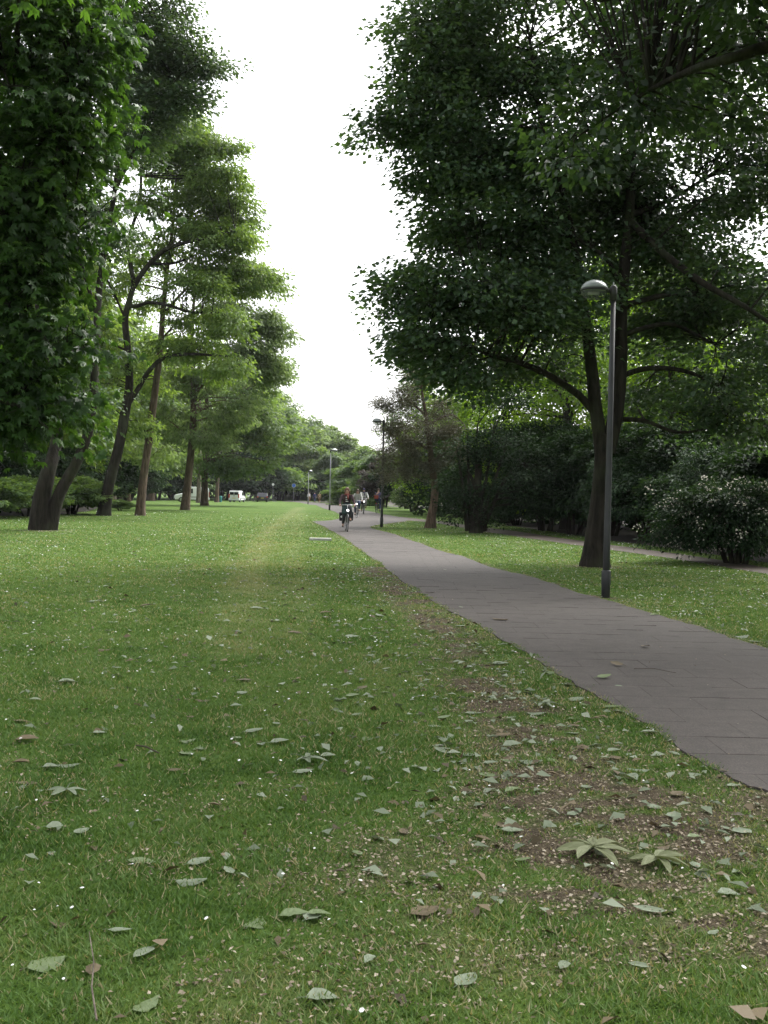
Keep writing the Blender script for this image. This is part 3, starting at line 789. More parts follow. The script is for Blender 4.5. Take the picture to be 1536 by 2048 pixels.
tF = grow_tree("broadleaf_tree", "thick brown trunked tree just right of the white van", "tree", "trees along the left side of the lawn",
    based(PT(dF, (409, 1011, .42), (410, 960, .34), (412, 900, .3), (414, 830, .24), (412, 760, .15), (415, 700, .08)), 409, 1011),
    [PT(dF, (412, 880, .12), (440, 830, .08), (480, 790, .04)), PT(dF, (413, 850, .12), (390, 800, .08), (360, 760, .04))],
    LB(dF, (500, 800, 2.6, 1.6, 14), (540, 740, 1.4, 1.0, 7), (450, 860, 2.6, 1.4, 11), (530, 870, 2.6, 1.6, 13), (400, 740, 2.6, 1.5, 9), (350, 860, 2.2, 1.2, 7), (500, 930, 2.4, .7, 8), (440, 930, 2, .6, 5)),
    M_leaf_mid, M_bark_brown, L=.3, W=.16, bough_r=1.35, clusters=14, leaves=15, spread=.32, flat=.4, droop=.5, disc=.6, dens=1.6, tk=.8)
for (bx, by, lean, r0, lab) in ((433, 1004.5, 6, .3, "slim brown trunked tree standing before the parked cars"), (397, 1005.5, 3, .26, "slender pale trunk crossing the front of the white van"),
                                (227, 1003.5, 0, .26, "thin pale trunk half hidden behind the leaning trunk"), (258, 1003, -2, .2, "thinnest dark trunk between the two leaning trunks")):
    dg = G(bx, by).y
    grow_tree("broadleaf_tree", lab, "tree", "trees along the left side of the lawn",
        based(PT(dg, (bx, by, r0), (bx + lean * .5, 940, r0 * .8), (bx + lean, 870, r0 * .6), (bx + lean, 800, r0 * .35)), bx, by),
        [PT(dg, (bx + lean, 890, r0 * .35), (bx + lean + 24, 850, .03)), PT(dg, (bx + lean, 870, r0 * .35), (bx + lean - 26, 830, .03))],
        LB(dg, (bx + 30, 860, 2.5, 1.6, 7), (bx - 20, 830, 2.5, 1.6, 7), (bx + 5, 780, 2.6, 1.8, 8), (bx + 30, 920, 2, .6, 3)),
        M_leaf_mid, M_bark_grey if r0 == .26 else M_bark_brown, L=.26, W=.15, bough_r=1.6, clusters=11, leaves=16, spread=.45, flat=.35, droop=.5)

# --- background trees: a few kinds, copied along the wood's edges
def proto(label, cat_group, h, w, leafmat, barkmat, low=0.25, n=60, L=.26, W=.17, seed=1, name="woodland_tree"):
    lob = []
    for i in range(7):
        a = i * 2.4 + seed
        zz = h * (low + (0.92 - low) * (i + 0.5) / 7)
        rr = w * 0.5 * math.sin(math.pi * min(0.95, 0.28 + 0.62 * (i + 0.5) / 7)) 
        lob.append((Vector((math.cos(a) * rr * .5, math.sin(a) * rr * .5, zz)), (rr * .75, rr * .75, h * .13), n // 7))
    return grow_tree(name, label, "tree", cat_group,
        [(Vector((0, 0, 0)), .3), (Vector((.1, 0, h * .3)), .24), (Vector((-.1, .1, h * .6)), .16), (Vector((0, 0, h * .9)), .04)],
        [[(Vector((0, 0, h * .35)), .12), (Vector((w * .25, 0, h * .6)), .04)], [(Vector((0, 0, h * .4)), .12), (Vector((-w * .2, .6, h * .65)), .04)]],
        lob, leafmat, barkmat, L=L * 1.15, W=W * 1.1, bough_r=1.45, clusters=14, leaves=16, spread=.3, flat=.45, droop=.5, disc=.7)
LW, RW, CW = "trees of the wood behind the left row", "trees behind the shrubs on the right", "trees closing the view at the path's end"
pL1 = proto("x", LW, 14, 9, M_leaf_mid, M_bark_brown, .22, 84, seed=1)
pL2 = proto("x", LW, 13, 8, M_leaf_locust, M_bark_brown, .2, 77, seed=2)
pR1 = proto("x", RW, 15, 10, M_leaf_lime, M_bark_dark, .2, 90, L=.2, W=.15, seed=3)
pR2 = proto("x", RW, 14, 9, M_leaf_mid, M_bark_dark, .18, 84, L=.2, W=.15, seed=4)
pC1 = proto("x", CW, 12, 10, M_leaf_pale, M_bark_brown, .02, 84, L=.34, W=.24, seed=5)
pC2 = proto("x", CW, 11, 9, M_leaf_mid, M_bark_dark, .02, 84, L=.34, W=.24, seed=6)
used = set()
def place(pr, px, dist, top_py, label, rz=None, wscale=1.0, base_h=14.0):
    """stand a copy at that distance so that its top reaches the given height"""
    o = pr if pr.name not in used else copy_tree(pr)
    used.add(pr.name)
    q = P(px, 1000, dist)
    z = float(gz(q.x, dist))
    top = P(px, top_py, dist).z
    s = (top - z) / base_h
    o.location = (q.x, dist, z); o.scale = (s * wscale, s * wscale, s)
    o.rotation_euler = (0, 0, random.uniform(0, 6.28) if rz is None else rz)
    o["label"] = label
    return o
# left wood
for i, (pr, px, dist, top, lab, h, ws) in enumerate([
    (pL1, -60, 62, 300, "dense green tree at the far left behind the double trunk", 14, 1.0), (pL2, 90, 72, 420, "light green tree rising just left of the leaning trunk", 13, 1.0),
    (pL1, 190, 88, 560, "mid green tree seen between the double trunk and the leaning trunk", 14, 1.0), (pL2, 300, 150, 660, "light green tree filling the gap between the two tall trunks", 13, 1.1),
    (pL1, 345, 182, 745, "mid green tree above the white van", 14, 1.2), (pL2, 480, 186, 740, "light green tree above the rear of the small white car", 13, 1.1),
    (pL1, 515, 200, 750, "mid green tree above the dark parked car", 14, 1.2), (pL2, 550, 215, 790, "light green tree to the left of the blue sign", 13, 1.2),
    (pL1, 20, 100, 500, "tall green tree deep in the wood at the far left", 14, 1.2), (pL2, 240, 172, 720, "small light green tree deep behind the leaning trunk", 13, 1.3)]):
    place(pr, px, dist, top, lab, base_h=h, wscale=ws)
# closing the path
for i, (pr, px, dist, top, lab, h, ws) in enumerate([
    (pC1, 590, 212, 820, "pale rounded tree just above the blue sign", 12, 1.0), (pC2, 612, 220, 838, "mid green tree behind the farther small lamp", 11, 1.1),
    (pC1, 640, 226, 850, "pale tree between the two small distant lamps", 12, 1.0), (pC2, 668, 222, 868, "mid green tree behind the white lamp head", 11, 1.0),
    (pC1, 700, 215, 866, "pale tree above the first cyclist's head", 12, 1.0), (pC2, 728, 190, 895, "low green tree above the two riders in white", 11, 1.2),
    (pC2, 655, 205, 905, "dark lower tree at the end of the path behind the walkers", 11, 1.3), (pC2, 700, 130, 925, "dark bushy tree behind the cyclists", 11, 1.5),
    (pC2, 745, 120, 905, "dark bushy tree right behind the second lamp pole", 11, 1.3)]):
    place(pr, px, dist, top, lab, base_h=h, wscale=ws)
# right background
for i, (pr, px, dist, top, lab, h, ws) in enumerate([
    (pR1, 900, 78, 690, "lime green tree above and behind the small pine", 15, .9), (pR2, 830, 90, 760, "mid green tree at the left end of the right hand wood", 14, .9),
    (pR1, 1010, 58, 560, "lime green tree glowing beneath the big tree's left limb", 15, .9), (pR1, 1130, 50, 500, "lime green tree glowing left of the forked trunk", 15, .9),
    (pR2, 1230, 60, 480, "mid green tree straight behind the forked trunk", 14, 1.0), (pR1, 1340, 46, 520, "lime green tree glowing right of the lamp pole", 15, .9),
    (pR2, 1440, 55, 560, "mid green tree between the pole and the right edge", 14, 1.0), (pR1, 1560, 42, 560, "lime green tree at the right edge above the flowering shrub", 15, .8),
    (pR2, 1600, 62, 560, "mid green tree cut by the right edge of the view", 14, 1.0)]):
    place(pr, px, dist, top, lab, base_h=h, wscale=ws)

# unseen trees added past the right edge to shade the near paving
for (x, y, hs, lab) in ((13.5, 10.5, 13.0, "unseen tree added past the right edge to shade the near paving"), (14.0, 18.0, 13.5, "unseen tree added behind the first to shade the near paving")):
    o = copy_tree(pR2); o.location = (x, y, float(gz(x, y))); o.scale = (hs / 14 * .95,) * 2 + (hs / 14,); o.rotation_euler = (0, 0, random.uniform(0, 6)); o["label"] = lab
# ------------------------------------------------------------------ the wood reading as one mass behind everything
def far_wood(name, pts, h, n, leafmat, L, deep=14):
    pts = [np.array(p) for p in pts]
    seg = RS.randint(0, len(pts) - 1, n); t = RS.uniform(0, 1, n)
    A_ = np.array([pts[i] for i in seg]); B_ = np.array([pts[i + 1] for i in seg])
    xy = A_ + (B_ - A_) * t[:, None] + RS.uniform(-deep / 2, deep / 2, (n, 2))
    lump = noise2(xy[:, 0], xy[:, 1], 7.0, 21)
    z = gz(xy[:, 0], xy[:, 1]) + RS.uniform(0.01, 1, n) ** 0.8 * h * (0.65 + 0.6 * lump)
    c = np.stack([xy[:, 0], xy[:, 1], z], 1)
    o = unit(RS.normal(0, 1, (n, 3)) * [1, 1, .3])
    q, v = spray(c, o, 10, .55, .5, L * 1.15, L * .7, 0, .6, .3)
    ob = link(name, leaf_mesh(name, q, v), leafmat)
    tag(ob, kind="stuff")
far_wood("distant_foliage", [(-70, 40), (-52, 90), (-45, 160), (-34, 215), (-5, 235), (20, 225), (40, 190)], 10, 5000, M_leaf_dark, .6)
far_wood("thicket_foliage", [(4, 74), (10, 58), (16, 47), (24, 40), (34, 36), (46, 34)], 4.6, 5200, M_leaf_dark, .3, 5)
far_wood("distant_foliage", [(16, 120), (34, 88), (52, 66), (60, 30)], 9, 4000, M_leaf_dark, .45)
# ------------------------------------------------------------------ shrubs
def bush(name, label, cat, group, base, w, h, leafmat, barkmat, n=60, L=.14, W=.06, leaves=18, clusters=8, stems=5, seed=0, low=0.04, dpt=None, blossom=None, bname="blossom", skirt=0.0):
    root = empty(name, base); tag(root, label, cat, group)
    rr = random.Random(seed)
    st = MB(); twig = MB()
    tips = []
    for i in range(stems):
        a = rr.uniform(0, 6.28); s = rr.uniform(.4, .9)
        tip = Vector((math.cos(a) * w * .3 * s, math.sin(a) * w * .25 * s, h * rr.uniform(.5, .8)))
        b0 = Vector((math.cos(a) * .2, math.sin(a) * .2, -0.1))
        mb = MB(); organic_tube(mb, [b0, (b0 + tip) / 2 + Vector((0, 0, .1)), tip], [.07, .05, .02], 7, 3)
        mb.build("stem", barkmat, root, True)
        tips.append((b0 + tip) / 2); tips.append(tip)
    T = np.array([tuple(t) for t in tips])
    cen, outw = [], []
    dp = dpt or w
    for _ in range(n):
        d_ = RS.normal(0, 1, 3); d_ /= np.linalg.norm(d_)
        if d_[2] < -0.45: d_[2] *= -1
        lump = 0.82 + 0.3 * math.sin(d_[0] * 5 + seed) * math.sin(d_[1] * 4 + seed * 2) + RS.uniform(-.08, .08)
        q = np.array([d_[0] * w * .5, d_[1] * dp * .5, h * low + (h * (1 - low)) * (0.5 + 0.5 * d_[2])]) * np.array([lump, lump, 0.6 + 0.4 * lump])
        q[:2] *= RS.uniform(.55, 1)
        j = int(np.argmin(np.linalg.norm(T - q, axis=1)))
        twig.tube([T[j], (T[j] + q) / 2 + [0, 0, .08], q], [.022, .014, .007], 4, False)
        th = RS.uniform(0, 6.28, clusters); ra = .42 * np.sqrt(RS.uniform(0, 1, clusters))
        off = np.stack([np.cos(th) * ra, np.sin(th) * ra, -.25 * ra + RS.normal(0, .09, clusters)], 1)
        cen.append(q + off); outw.append(unit(off + 0.5 * d_))
    cen = np.concatenate(cen); outw = np.concatenate(outw)
    cen[:, 2] = np.maximum(cen[:, 2], 0.12)
    qd, v = spray(cen, outw, leaves, .15, .6, L, W, 0, .5, .35, .8)
    link("foliage", leaf_mesh("foliage", qd, v), leafmat, root)
    if blossom:
        k = int(len(cen) * blossom)
        idx = RS.choice(len(cen), k, replace=False)
        c2 = cen[idx] + outw[idx] * .12
        q2, v2 = spray(c2, outw[idx], 9, .07, 1.0, .06, .05, 0, 1.2, 0, .3)
        link(bname, leaf_mesh(bname, q2, v2), M_blossom, root)
    tw = twig.build("twigs", barkmat, root); tw["kind"] = "stuff"
    return root
RG = "evergreen shrubs along the side path"
b1 = bush("rhododendron_bush", "x", "shrub", RG, (0, 0, 0), 5.2, 4.0, M_leaf_rhodo, M_bark_dark, 240, .16, .055, 18, 9, 7, 1)
b2 = bush("rhododendron_bush", "x", "shrub", RG, (0, 0, 0), 4.6, 3.4, M_leaf_rhodo, M_bark_dark, 190, .15, .06, 18, 9, 6, 2)
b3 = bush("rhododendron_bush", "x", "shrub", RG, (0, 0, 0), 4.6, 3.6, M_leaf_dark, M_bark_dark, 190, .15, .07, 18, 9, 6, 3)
def place_bush(pr, px, py, top_py, bh, label, back=1.8, wsc=1.0):
    o = pr if pr.name not in used else copy_tree(pr)
    used.add(pr.name)
    g = G(px, py); d_ = g.y + back
    q = P(px, 1000, d_); z = float(gz(q.x, d_))
    s = (P(px, top_py, d_).z - z) / bh
    o.location = (q.x, d_, z); o.scale = (s * wsc, s * wsc, s); o.rotation_euler = (0, 0, random.uniform(0, 6.28)); o["label"] = label
    return o
for pr, px, py, top, bh, lab, back, ws in [
    (b3, 1090, 1066, 850, 3.6, "dark evergreen shrub at the left end of the side path hedge", 3, 1.0), (b2, 1150, 1074, 900, 3.4, "evergreen shrub just left of the forked tree's trunk", 2.2, .9),
    (b1, 1290, 1088, 905, 4.0, "large pale leaved evergreen shrub right of the lamp pole", 2.2, 1.0), (b3, 1220, 1080, 860, 3.6, "dark evergreen shrub straight behind the forked trunk", 4, 1.1),
    (b2, 1400, 1104, 930, 3.4, "evergreen shrub midway between the pole and the right edge", 2.4, 1.0), (b3, 1360, 1096, 850, 3.6, "dark tall shrub behind the large pale leaved shrub", 5, 1.2),
    (b1, 1490, 1118, 880, 4.0, "tall evergreen shrub above the flowering shrub at the right edge", 3.4, .9), (b3, 1600, 1136, 860, 3.6, "dark shrub cut by the right edge", 3, 1.1),
    (b3, 1010, 1050, 900, 3.6, "dark evergreen shrub behind the many stemmed bush", 6, 1.2), (b2, 1035, 1053, 975, 3.4, "low rounded shrub right of the many stemmed bush", 1.4, 1.3)]:
    place_bush(pr, px, py, top, bh, lab, back, ws)
g = G(1510, 1135)
bush("flowering_shrub", "low shrub dotted with white flowers at the lower right edge", "shrub", None, (g.x, g.y + 1.3, g.z), 4.4, 2.0, M_leaf_rhodo, M_bark_dark, 190, .1, .05, 16, 8, 6, 9, .01, 2.8, .12)
g = G(865, 1026)
bush("flowering_shrub", "white blossomed shrub just left of the pine's crooked trunk", "shrub", None, (g.x - 1.4, g.y + 3, g.z), 3.6, 2.2, M_leaf_mid, M_bark_dark, 60, .12, .06, 16, 8, 6, 5, .03, 3, .5)
bush("flowering_shrub", "white blossomed shrub just right of the pine's crooked trunk", "shrub", None, (g.x + 1.35, g.y + 1.0, g.z), 2.2, 2.3, M_leaf_mid, M_bark_dark, 40, .12, .06, 14, 8, 6, 6, .03, 2, .8)
# many-stemmed dark bush on the lawn's edge
g = G(952, 1066)
dm = g.y
stems = []
for k, (tx, ty) in enumerate([(915, 900), (935, 870), (955, 850), (985, 870), (1010, 900), (1040, 930), (925, 960)]):
    bx = 935 + k * 6
    stems.append(PT(dm, (bx, 1062, .1), ((bx * 2 + tx) / 3, 1000, .08), ((bx + tx * 2) / 3, 950, .06), (tx, ty, .03)))
grow_tree("multi_stemmed_bush", "dark many stemmed bush between the small pine and the great tree", "bush", None,
    [(Vector((g.x, g.y, g.z)), .3), (P(953, 1030, dm), .22), (P(955, 980, dm), .16), (P(960, 920, dm), .08)], stems,
    LB(dm, (930, 920, .9, .8, 9), (985, 880, 1.0, .9, 11), (1040, 900, 1.1, .8, 11), (1080, 950, .9, .7, 9), (1010, 960, 1.2, .7, 11), (940, 1000, .7, .5, 6), (1060, 1000, .9, .4, 6), (905, 965, .5, .5, 4), (1110, 985, .5, .4, 3), (980, 1030, .6, .3, 3), (915, 1030, .3, .3, 2), (1000, 800, 1.1, .6, 7)),
    M_leaf_dark, M_bark_dark, L=.13, W=.08, bough_r=.6, clusters=9, leaves=16, spread=.2, flat=.6, flare=.1, limb_name="stem")
# small pine with the crooked trunk
g = G(860, 1056); dp_ = g.y
grow_tree("pine_tree", "small pine with crooked trunk beside the second lamp", "tree", None,
    [(g, .27), (P(863, 1030, dp_), .2), (P(869, 1000, dp_), .17), (P(869, 965, dp_), .16), (P(863, 930, dp_), .14), (P(858, 880, dp_), .12), (P(850, 820, dp_), .08), (P(840, 760, dp_), .04)],
    [PT(dp_, (862, 925, .07), (900, 900, .05), (935, 890, .02)), PT(dp_, (860, 900, .07), (820, 880, .05), (785, 890, .02)), PT(dp_, (855, 850, .06), (900, 830, .04), (930, 850, .02)),
     PT(dp_, (852, 830, .06), (810, 800, .04), (770, 815, .02)), PT(dp_, (863, 935, .05), (840, 930, .03), (810, 935, .01))],
    LB(dp_, (850, 860, 1.5, .7, 18), (900, 890, 1.0, .8, 13), (930, 910, .4, .5, 4), (820, 900, 1.0, .8, 13), (790, 870, .6, .7, 8), (800, 800, .8, .5, 9), (770, 815, .3, .2, 3), (840, 770, .9, .6, 10), (765, 800, .2, .1, 1),
       (860, 930, 1.0, .35, 8), (810, 950, .7, .35, 6), (880, 820, .9, .5, 7), (812, 742, .4, .25, 3), (772, 912, .4, .4, 5, -.9), (765, 950, .3, .25, 3, -.9)),
    M_needle, M_bark_brown, L=.11, W=.035, bough_r=.42, clusters=9, leaves=34, spread=.13, flat=.8, tilt=1.0, droop=-.1, sag=.0, flare=.25)
# dark conifer and shrubs near the second lamp
g = G(775, 1016)
bush("purple_leaved_shrub", "dull purple brown shrub behind the second lamp pole", "shrub", None, (g.x - .3, g.y + 3, g.z), 6.4, 4.6, M_purple, M_bark_dark, 110, .2, .11, 16, 9, 6, 12, .05, 5)
g = G(815, 1019)
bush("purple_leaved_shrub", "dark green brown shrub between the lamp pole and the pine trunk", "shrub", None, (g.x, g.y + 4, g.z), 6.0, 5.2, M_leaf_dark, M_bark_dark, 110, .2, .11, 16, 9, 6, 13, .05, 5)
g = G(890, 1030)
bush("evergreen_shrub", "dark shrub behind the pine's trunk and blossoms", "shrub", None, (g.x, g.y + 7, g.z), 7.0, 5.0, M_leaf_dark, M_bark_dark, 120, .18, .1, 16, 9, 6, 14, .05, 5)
# left understorey
UG = "undergrowth shrubs along the wood's edge"
u1 = bush("woodland_shrub", "x", "shrub", UG, (0, 0, 0), 5.0, 3.6, M_leaf_dark, M_bark_dark, 150, .2, .11, 15, 8, 5, 21, .05)
u2 = bush("woodland_shrub", "x", "shrub", UG, (0, 0, 0), 4.6, 3.0, M_leaf_mid, M_bark_dark, 130, .2, .11, 14, 8, 5, 22, .05)
for pr, px, py, top, bh, lab, back, ws in [
    (u1, -30, 1031, 880, 3.6, "dark shrub at the far left edge of the lawn", 2.5, 1.2), (u2, 30, 1029, 930, 3.0, "leafy shrub left of the double trunk", 2, 1.1), (u1, 85, 1027, 890, 3.6, "dark shrub right behind the double trunk", 4, 1.2),
    (u2, 140, 1024, 950, 3.0, "green shrub between the double trunk and the leaning trunk", 2, 1.0), (u1, 170, 1014, 900, 3.6, "dark shrub deeper behind the leaning trunk", 5, 1.3),
    (u2, -15, 1038, 955, 3.0, "low leafy shrub at the far left, nearest the lawn", 1.2, 1.6), (u2, 55, 1034, 955, 3.0, "low leafy shrub showing left of the double trunk's foot", 1.2, 1.6),
    (u2, 145, 1030, 955, 3.0, "low leafy growth right of the double trunk's foot", 1.2, 1.6), (u1, 20, 1022, 850, 3.6, "tall dark thicket filling the far left under the trees", 8, 1.3), (u1, 200, 1012, 920, 3.6, "dark thicket straight behind the leaning trunk", 9, 1.4),
    (u2, 240, 1022, 1000, 3.0, "low green growth between the leaning and the straight trunk", 1.0, 1.8), (u2, 232, 1008, 940, 3.0, "small bright shrub right of the leaning trunk", 14, .8),
    (u1, 255, 1002.0, 925, 3.6, "dark shrub between the leaning and the straight trunk", 8, 1.5), (u1, 310, 1001, 915, 3.6, "dark shrub just right of the straight trunk", 8, 1.5),
    (u2, 350, 1001, 930, 3.0, "mid green shrub behind the white van's bonnet", 8, 1.5), (u1, 395, 1001, 905, 3.6, "dark shrub behind the white van's roof", 8, 1.6), (u1, 445, 1001.5, 905, 3.6, "dark shrub between the van and the small white car", 8, 1.6),
    (u1, 490, 1001.5, 915, 3.6, "dark shrub behind the small white car", 8, 1.6), (u2, 525, 1001.5, 925, 3.0, "mid green shrub behind the dark parked car", 8, 1.6), (u1, 560, 1001.5, 930, 3.6, "dark shrub left of the blue sign", 8, 1.5),
    (u2, 592, 1001, 950, 3.0, "mid green shrub right of the blue sign", 4, 1.2), (u1, 640, 1002.2, 955, 3.6, "dark shrub behind the two walkers", 5, 1.3), (u1, 680, 1006.5, 960, 3.6, "dark shrub behind the first cyclist", 5, 1.4),
    (u1, 715, 1009.5, 955, 3.6, "dark shrub behind the rider in the white jacket", 3, 1.5), (u1, 745, 1012, 955, 3.6, "dark shrub behind the rider seen from the back", 3, 1.5)]:
    place_bush(pr, px, py, top, bh, lab, back, ws)
#PART2
# ------------------------------------------------------------------ turf, litter, daisies
def turf_points(n, dmin, dmax, k=4.0, p=2.0, side=0.44):
    """points on the lawn, thinner with distance from the place one stands"""
    out = []
    tot = 0
    while tot < n:
        m = n
        y = RS.uniform(dmin, dmax, m * 3)
        x = RS.uniform(-side, side, m * 3) * y
        w = (1 / (1 + (y / k) ** p)) * y
        keep = RS.uniform(0, 1, m * 3) < w / w.max()
        x, y = x[keep], y[keep]
        out.append(np.stack([x, y], 1)); tot += len(x)
    a = np.concatenate(out)[:n]
    return a
def on_lawn(a, pad=0.0):
    r = ~inside(main_poly, a[:, 0], a[:, 1]) & ~inside(side_poly, a[:, 0], a[:, 1]) & ~inside(bed_poly, a[:, 0], a[:, 1]) & ~inside(wood_poly, a[:, 0], a[:, 1])
    return r
def build_grass():
    a = turf_points(820000, 2.2, 80, 4.2, 2.1)
    dd = np.hypot(a[:, 0], a[:, 1])
    a = a[RS.uniform(0, 1, len(a)) < 1 - smooth01((dd - 22) / 58)]
    a = a[on_lawn(a + RS.normal(0, .06, a.shape))]
    ml = np.array(edge_world(MAIN_L[1:], 0, 5)); mr = np.array(edge_world(MAIN_R[:-1], 0, 5))
    ex = []
    for line, cnt_ in ((ml, 26000), (mr, 14000)):
        wgt = np.hypot(*(line[1:] - line[:-1]).T) / (1 + (line[1:, 1] / 9) ** 1.5); k_ = RS.choice(len(wgt), cnt_, p=wgt / wgt.sum()); t_ = RS.uniform(0, 1, (cnt_, 1))
        ex.append(line[k_] * (1 - t_) + line[k_ + 1] * t_ + RS.normal(0, .03, (cnt_, 2)))
    a = np.concatenate([a] + ex)
    b = bare(a[:, 0], a[:, 1])
    nz = noise2(a[:, 0], a[:, 1], 0.22, 31) * .6 + noise2(a[:, 0], a[:, 1], 0.07, 32) * .4
    keep = RS.uniform(0, 1, len(a)) > np.clip(b * 1.05, 0, 0.88)
    keep &= RS.uniform(0, 1, len(a)) < 0.45 + 0.9 * nz
    a, b, nz = a[keep], b[keep], nz[keep]
    n = len(a)
    d = np.hypot(a[:, 0], a[:, 1])
    z = gz(a[:, 0], a[:, 1])
    big = noise2(a[:, 0], a[:, 1], 0.9, 33)
    h = (0.012 + 0.022 * RS.uniform(0, 1, n) ** 1.6) * (0.6 + 0.8 * nz) * (0.7 + 0.6 * big) * (1 - .4 * b)
    w = (0.0024 + 0.0012 * RS.uniform(0, 1, n)) * (1 + d / 6.5)
    ya = RS.uniform(0, 2 * math.pi, n)
    ln = RS.normal(0, 0.75, (n, 2))
    c, s_ = np.cos(ya) * w, np.sin(ya) * w
    V = np.zeros((n, 3, 3), np.float32)
    V[:, 0] = np.stack([a[:, 0] - c, a[:, 1] - s_, z - .003], 1)
    V[:, 1] = np.stack([a[:, 0] + c, a[:, 1] + s_, z - .003], 1)
    V[:, 2] = np.stack([a[:, 0] + ln[:, 0] * h, a[:, 1] + ln[:, 1] * h, z + h], 1)
    v = np.clip(0.42 + 0.3 * (noise2(a[:, 0], a[:, 1], 1.6, 34) - .5) + 0.35 * (noise2(a[:, 0], a[:, 1], 0.35, 35) - .5) + RS.normal(0, .13, n) + 0.25 * b
                + 0.3 * worn(a[:, 0], a[:, 1]), 0, .86)
    v[RS.uniform(0, 1, n) < 0.06 + 0.35 * b + 0.08 * (big > .6)] = 1.0
    me = mesh_np("grass", V.reshape(-1, 3), np.arange(n * 3).reshape(n, 3), v)
    M = foliage("grass_blade", [(0.04, 0.086, 0.018), (0.073, 0.146, 0.032), (0.116, 0.198, 0.054), (0.17, 0.228, 0.082), (0.33, 0.3, 0.18)], 0.3, (1.5, 1.4, .7), rough=.55, spec=.2, clump=.08, cscale=1.0)
    o = link("grass", me, M); tag(o, kind="stuff")
build_grass()
def flakes(name, n, dmin, dmax, size, mat, weight, k=4.0, lift=(.004, .03), aspect=.6, side=.42, on_path=False, p=2.0, tilt=.4):
    a = turf_points(n * 4, dmin, dmax, k, p, side)
    ok = on_lawn(a) if not on_path else inside(main_poly, a[:, 0], a[:, 1])
    a = a[ok]
    w = weight(a[:, 0], a[:, 1])
    a = a[RS.uniform(0, 1, len(a)) < w][:n]
    n = len(a)
    z = gz(a[:, 0], a[:, 1]) + RS.uniform(lift[0], lift[1], n)
    L = RS.uniform(size[0], size[1], n)
    A = RS.normal(0, 1, (n, 3)) * [1, 1, .15]
    N = np.array([0, 0, 1]) + RS.normal(0, tilt, (n, 3))
    q = leaf_arrays(np.stack([a[:, 0], a[:, 1], z], 1), A, N, L, L * aspect * RS.uniform(.6, 1.3, n), .08, .12)
    o = link(name, leaf_mesh(name, q, RS.uniform(0, 1, n)), mat); tag(o, kind="stuff")
    return o
M_husk = foliage("husk", [(0.09, 0.07, 0.045), (0.17, 0.14, 0.09), (0.3, 0.25, 0.18), (0.46, 0.4, 0.31)], .1, (1, .9, .8), rough=.7, spec=.2, clump=.1)
M_pale = foliage("pale_leaf_underside", [(0.1, 0.13, 0.075), (0.19, 0.23, 0.15), (0.3, 0.34, 0.25)], .2, (1, 1, .8), rough=.6, spec=.3, clump=.1)
M_dead = foliage("dead_leaf", [(0.05, 0.04, 0.022), (0.11, 0.085, 0.045), (0.19, 0.15, 0.09)], .1, (1, .9, .7), rough=.6, spec=.3, clump=.1)
M_green = foliage("fresh_fallen_leaf", [(0.08, 0.12, 0.045), (0.14, 0.19, 0.08), (0.2, 0.26, 0.12)], .2, (1, 1, .7), rough=.5, spec=.35, clump=.1)
M_daisy = plain("daisy_white", (0.75, 0.75, 0.72), .6, var=.05)
M_yellow = plain("buttercup", (0.7, 0.55, 0.05), .6, var=.1)
flakes("husk_litter", 20000, 2.3, 22, (.008, .026), M_husk, lambda x, y: np.clip(bare(x, y) * 1.6 + .03, 0, 1), lift=(.003, .02))
flakes("leaf_litter", 4600, 4, 60, (.035, .1), M_pale, lambda x, y: np.clip(.08 + 1.0 * np.exp(-(dist_poly(strip, x, y) / 1.1) ** 2) + .5 * (x > 3) + .3 * noise2(x, y, 3, 41), 0, 1), k=18, lift=(.01, .03), p=1.6, tilt=.25)
flakes("dark_litter", 1500, 3, 50, (.03, .09), M_dead, lambda x, y: np.clip(.2 + .6 * np.exp(-(dist_poly(strip, x, y) / 1.5) ** 2), 0, 1), k=12, lift=(.006, .03), p=1.6)
flakes("path_litter", 900, 4, 60, (.008, .03), M_husk, lambda x, y: np.clip(.25 + np.exp(-(dist_poly(main_right, x, y) / .3) ** 2), 0, 1), k=10, lift=(.026, .03), on_path=True, p=1.6, tilt=.15)
def daisies():
    a = turf_points(4800, 2.6, 70, 24, 1.7, .42)
    a = a[on_lawn(a)]
    w = .25 + .75 * (noise2(a[:, 0], a[:, 1], 2.2, 51) > .55) + .8 * (a[:, 0] > 4)
    a = a[RS.uniform(0, 1, len(a)) < w]
    V, F = [], []
    for x, y in a:
        z = float(gz(x, y)) + random.uniform(.03, .05)
        dd = math.hypot(x, y)
        r = random.uniform(.0045, .008) * (1 + dd / 25)
        tx, ty = random.uniform(-.4, .4), random.uniform(-.4, .4)
        k = len(V)
        V.append((x, y, z + .004))
        for i in range(6):
            an = i * math.pi / 3
            V.append((x + math.cos(an) * r, y + math.sin(an) * r, z + math.cos(an) * r * tx + math.sin(an) * r * ty))
        for i in range(6): F.append((k, k + 1 + i, k + 1 + (i + 1) % 6))
    o = link("daisies", mesh_np("daisies", V, F), M_daisy); tag(o, kind="stuff")
daisies()

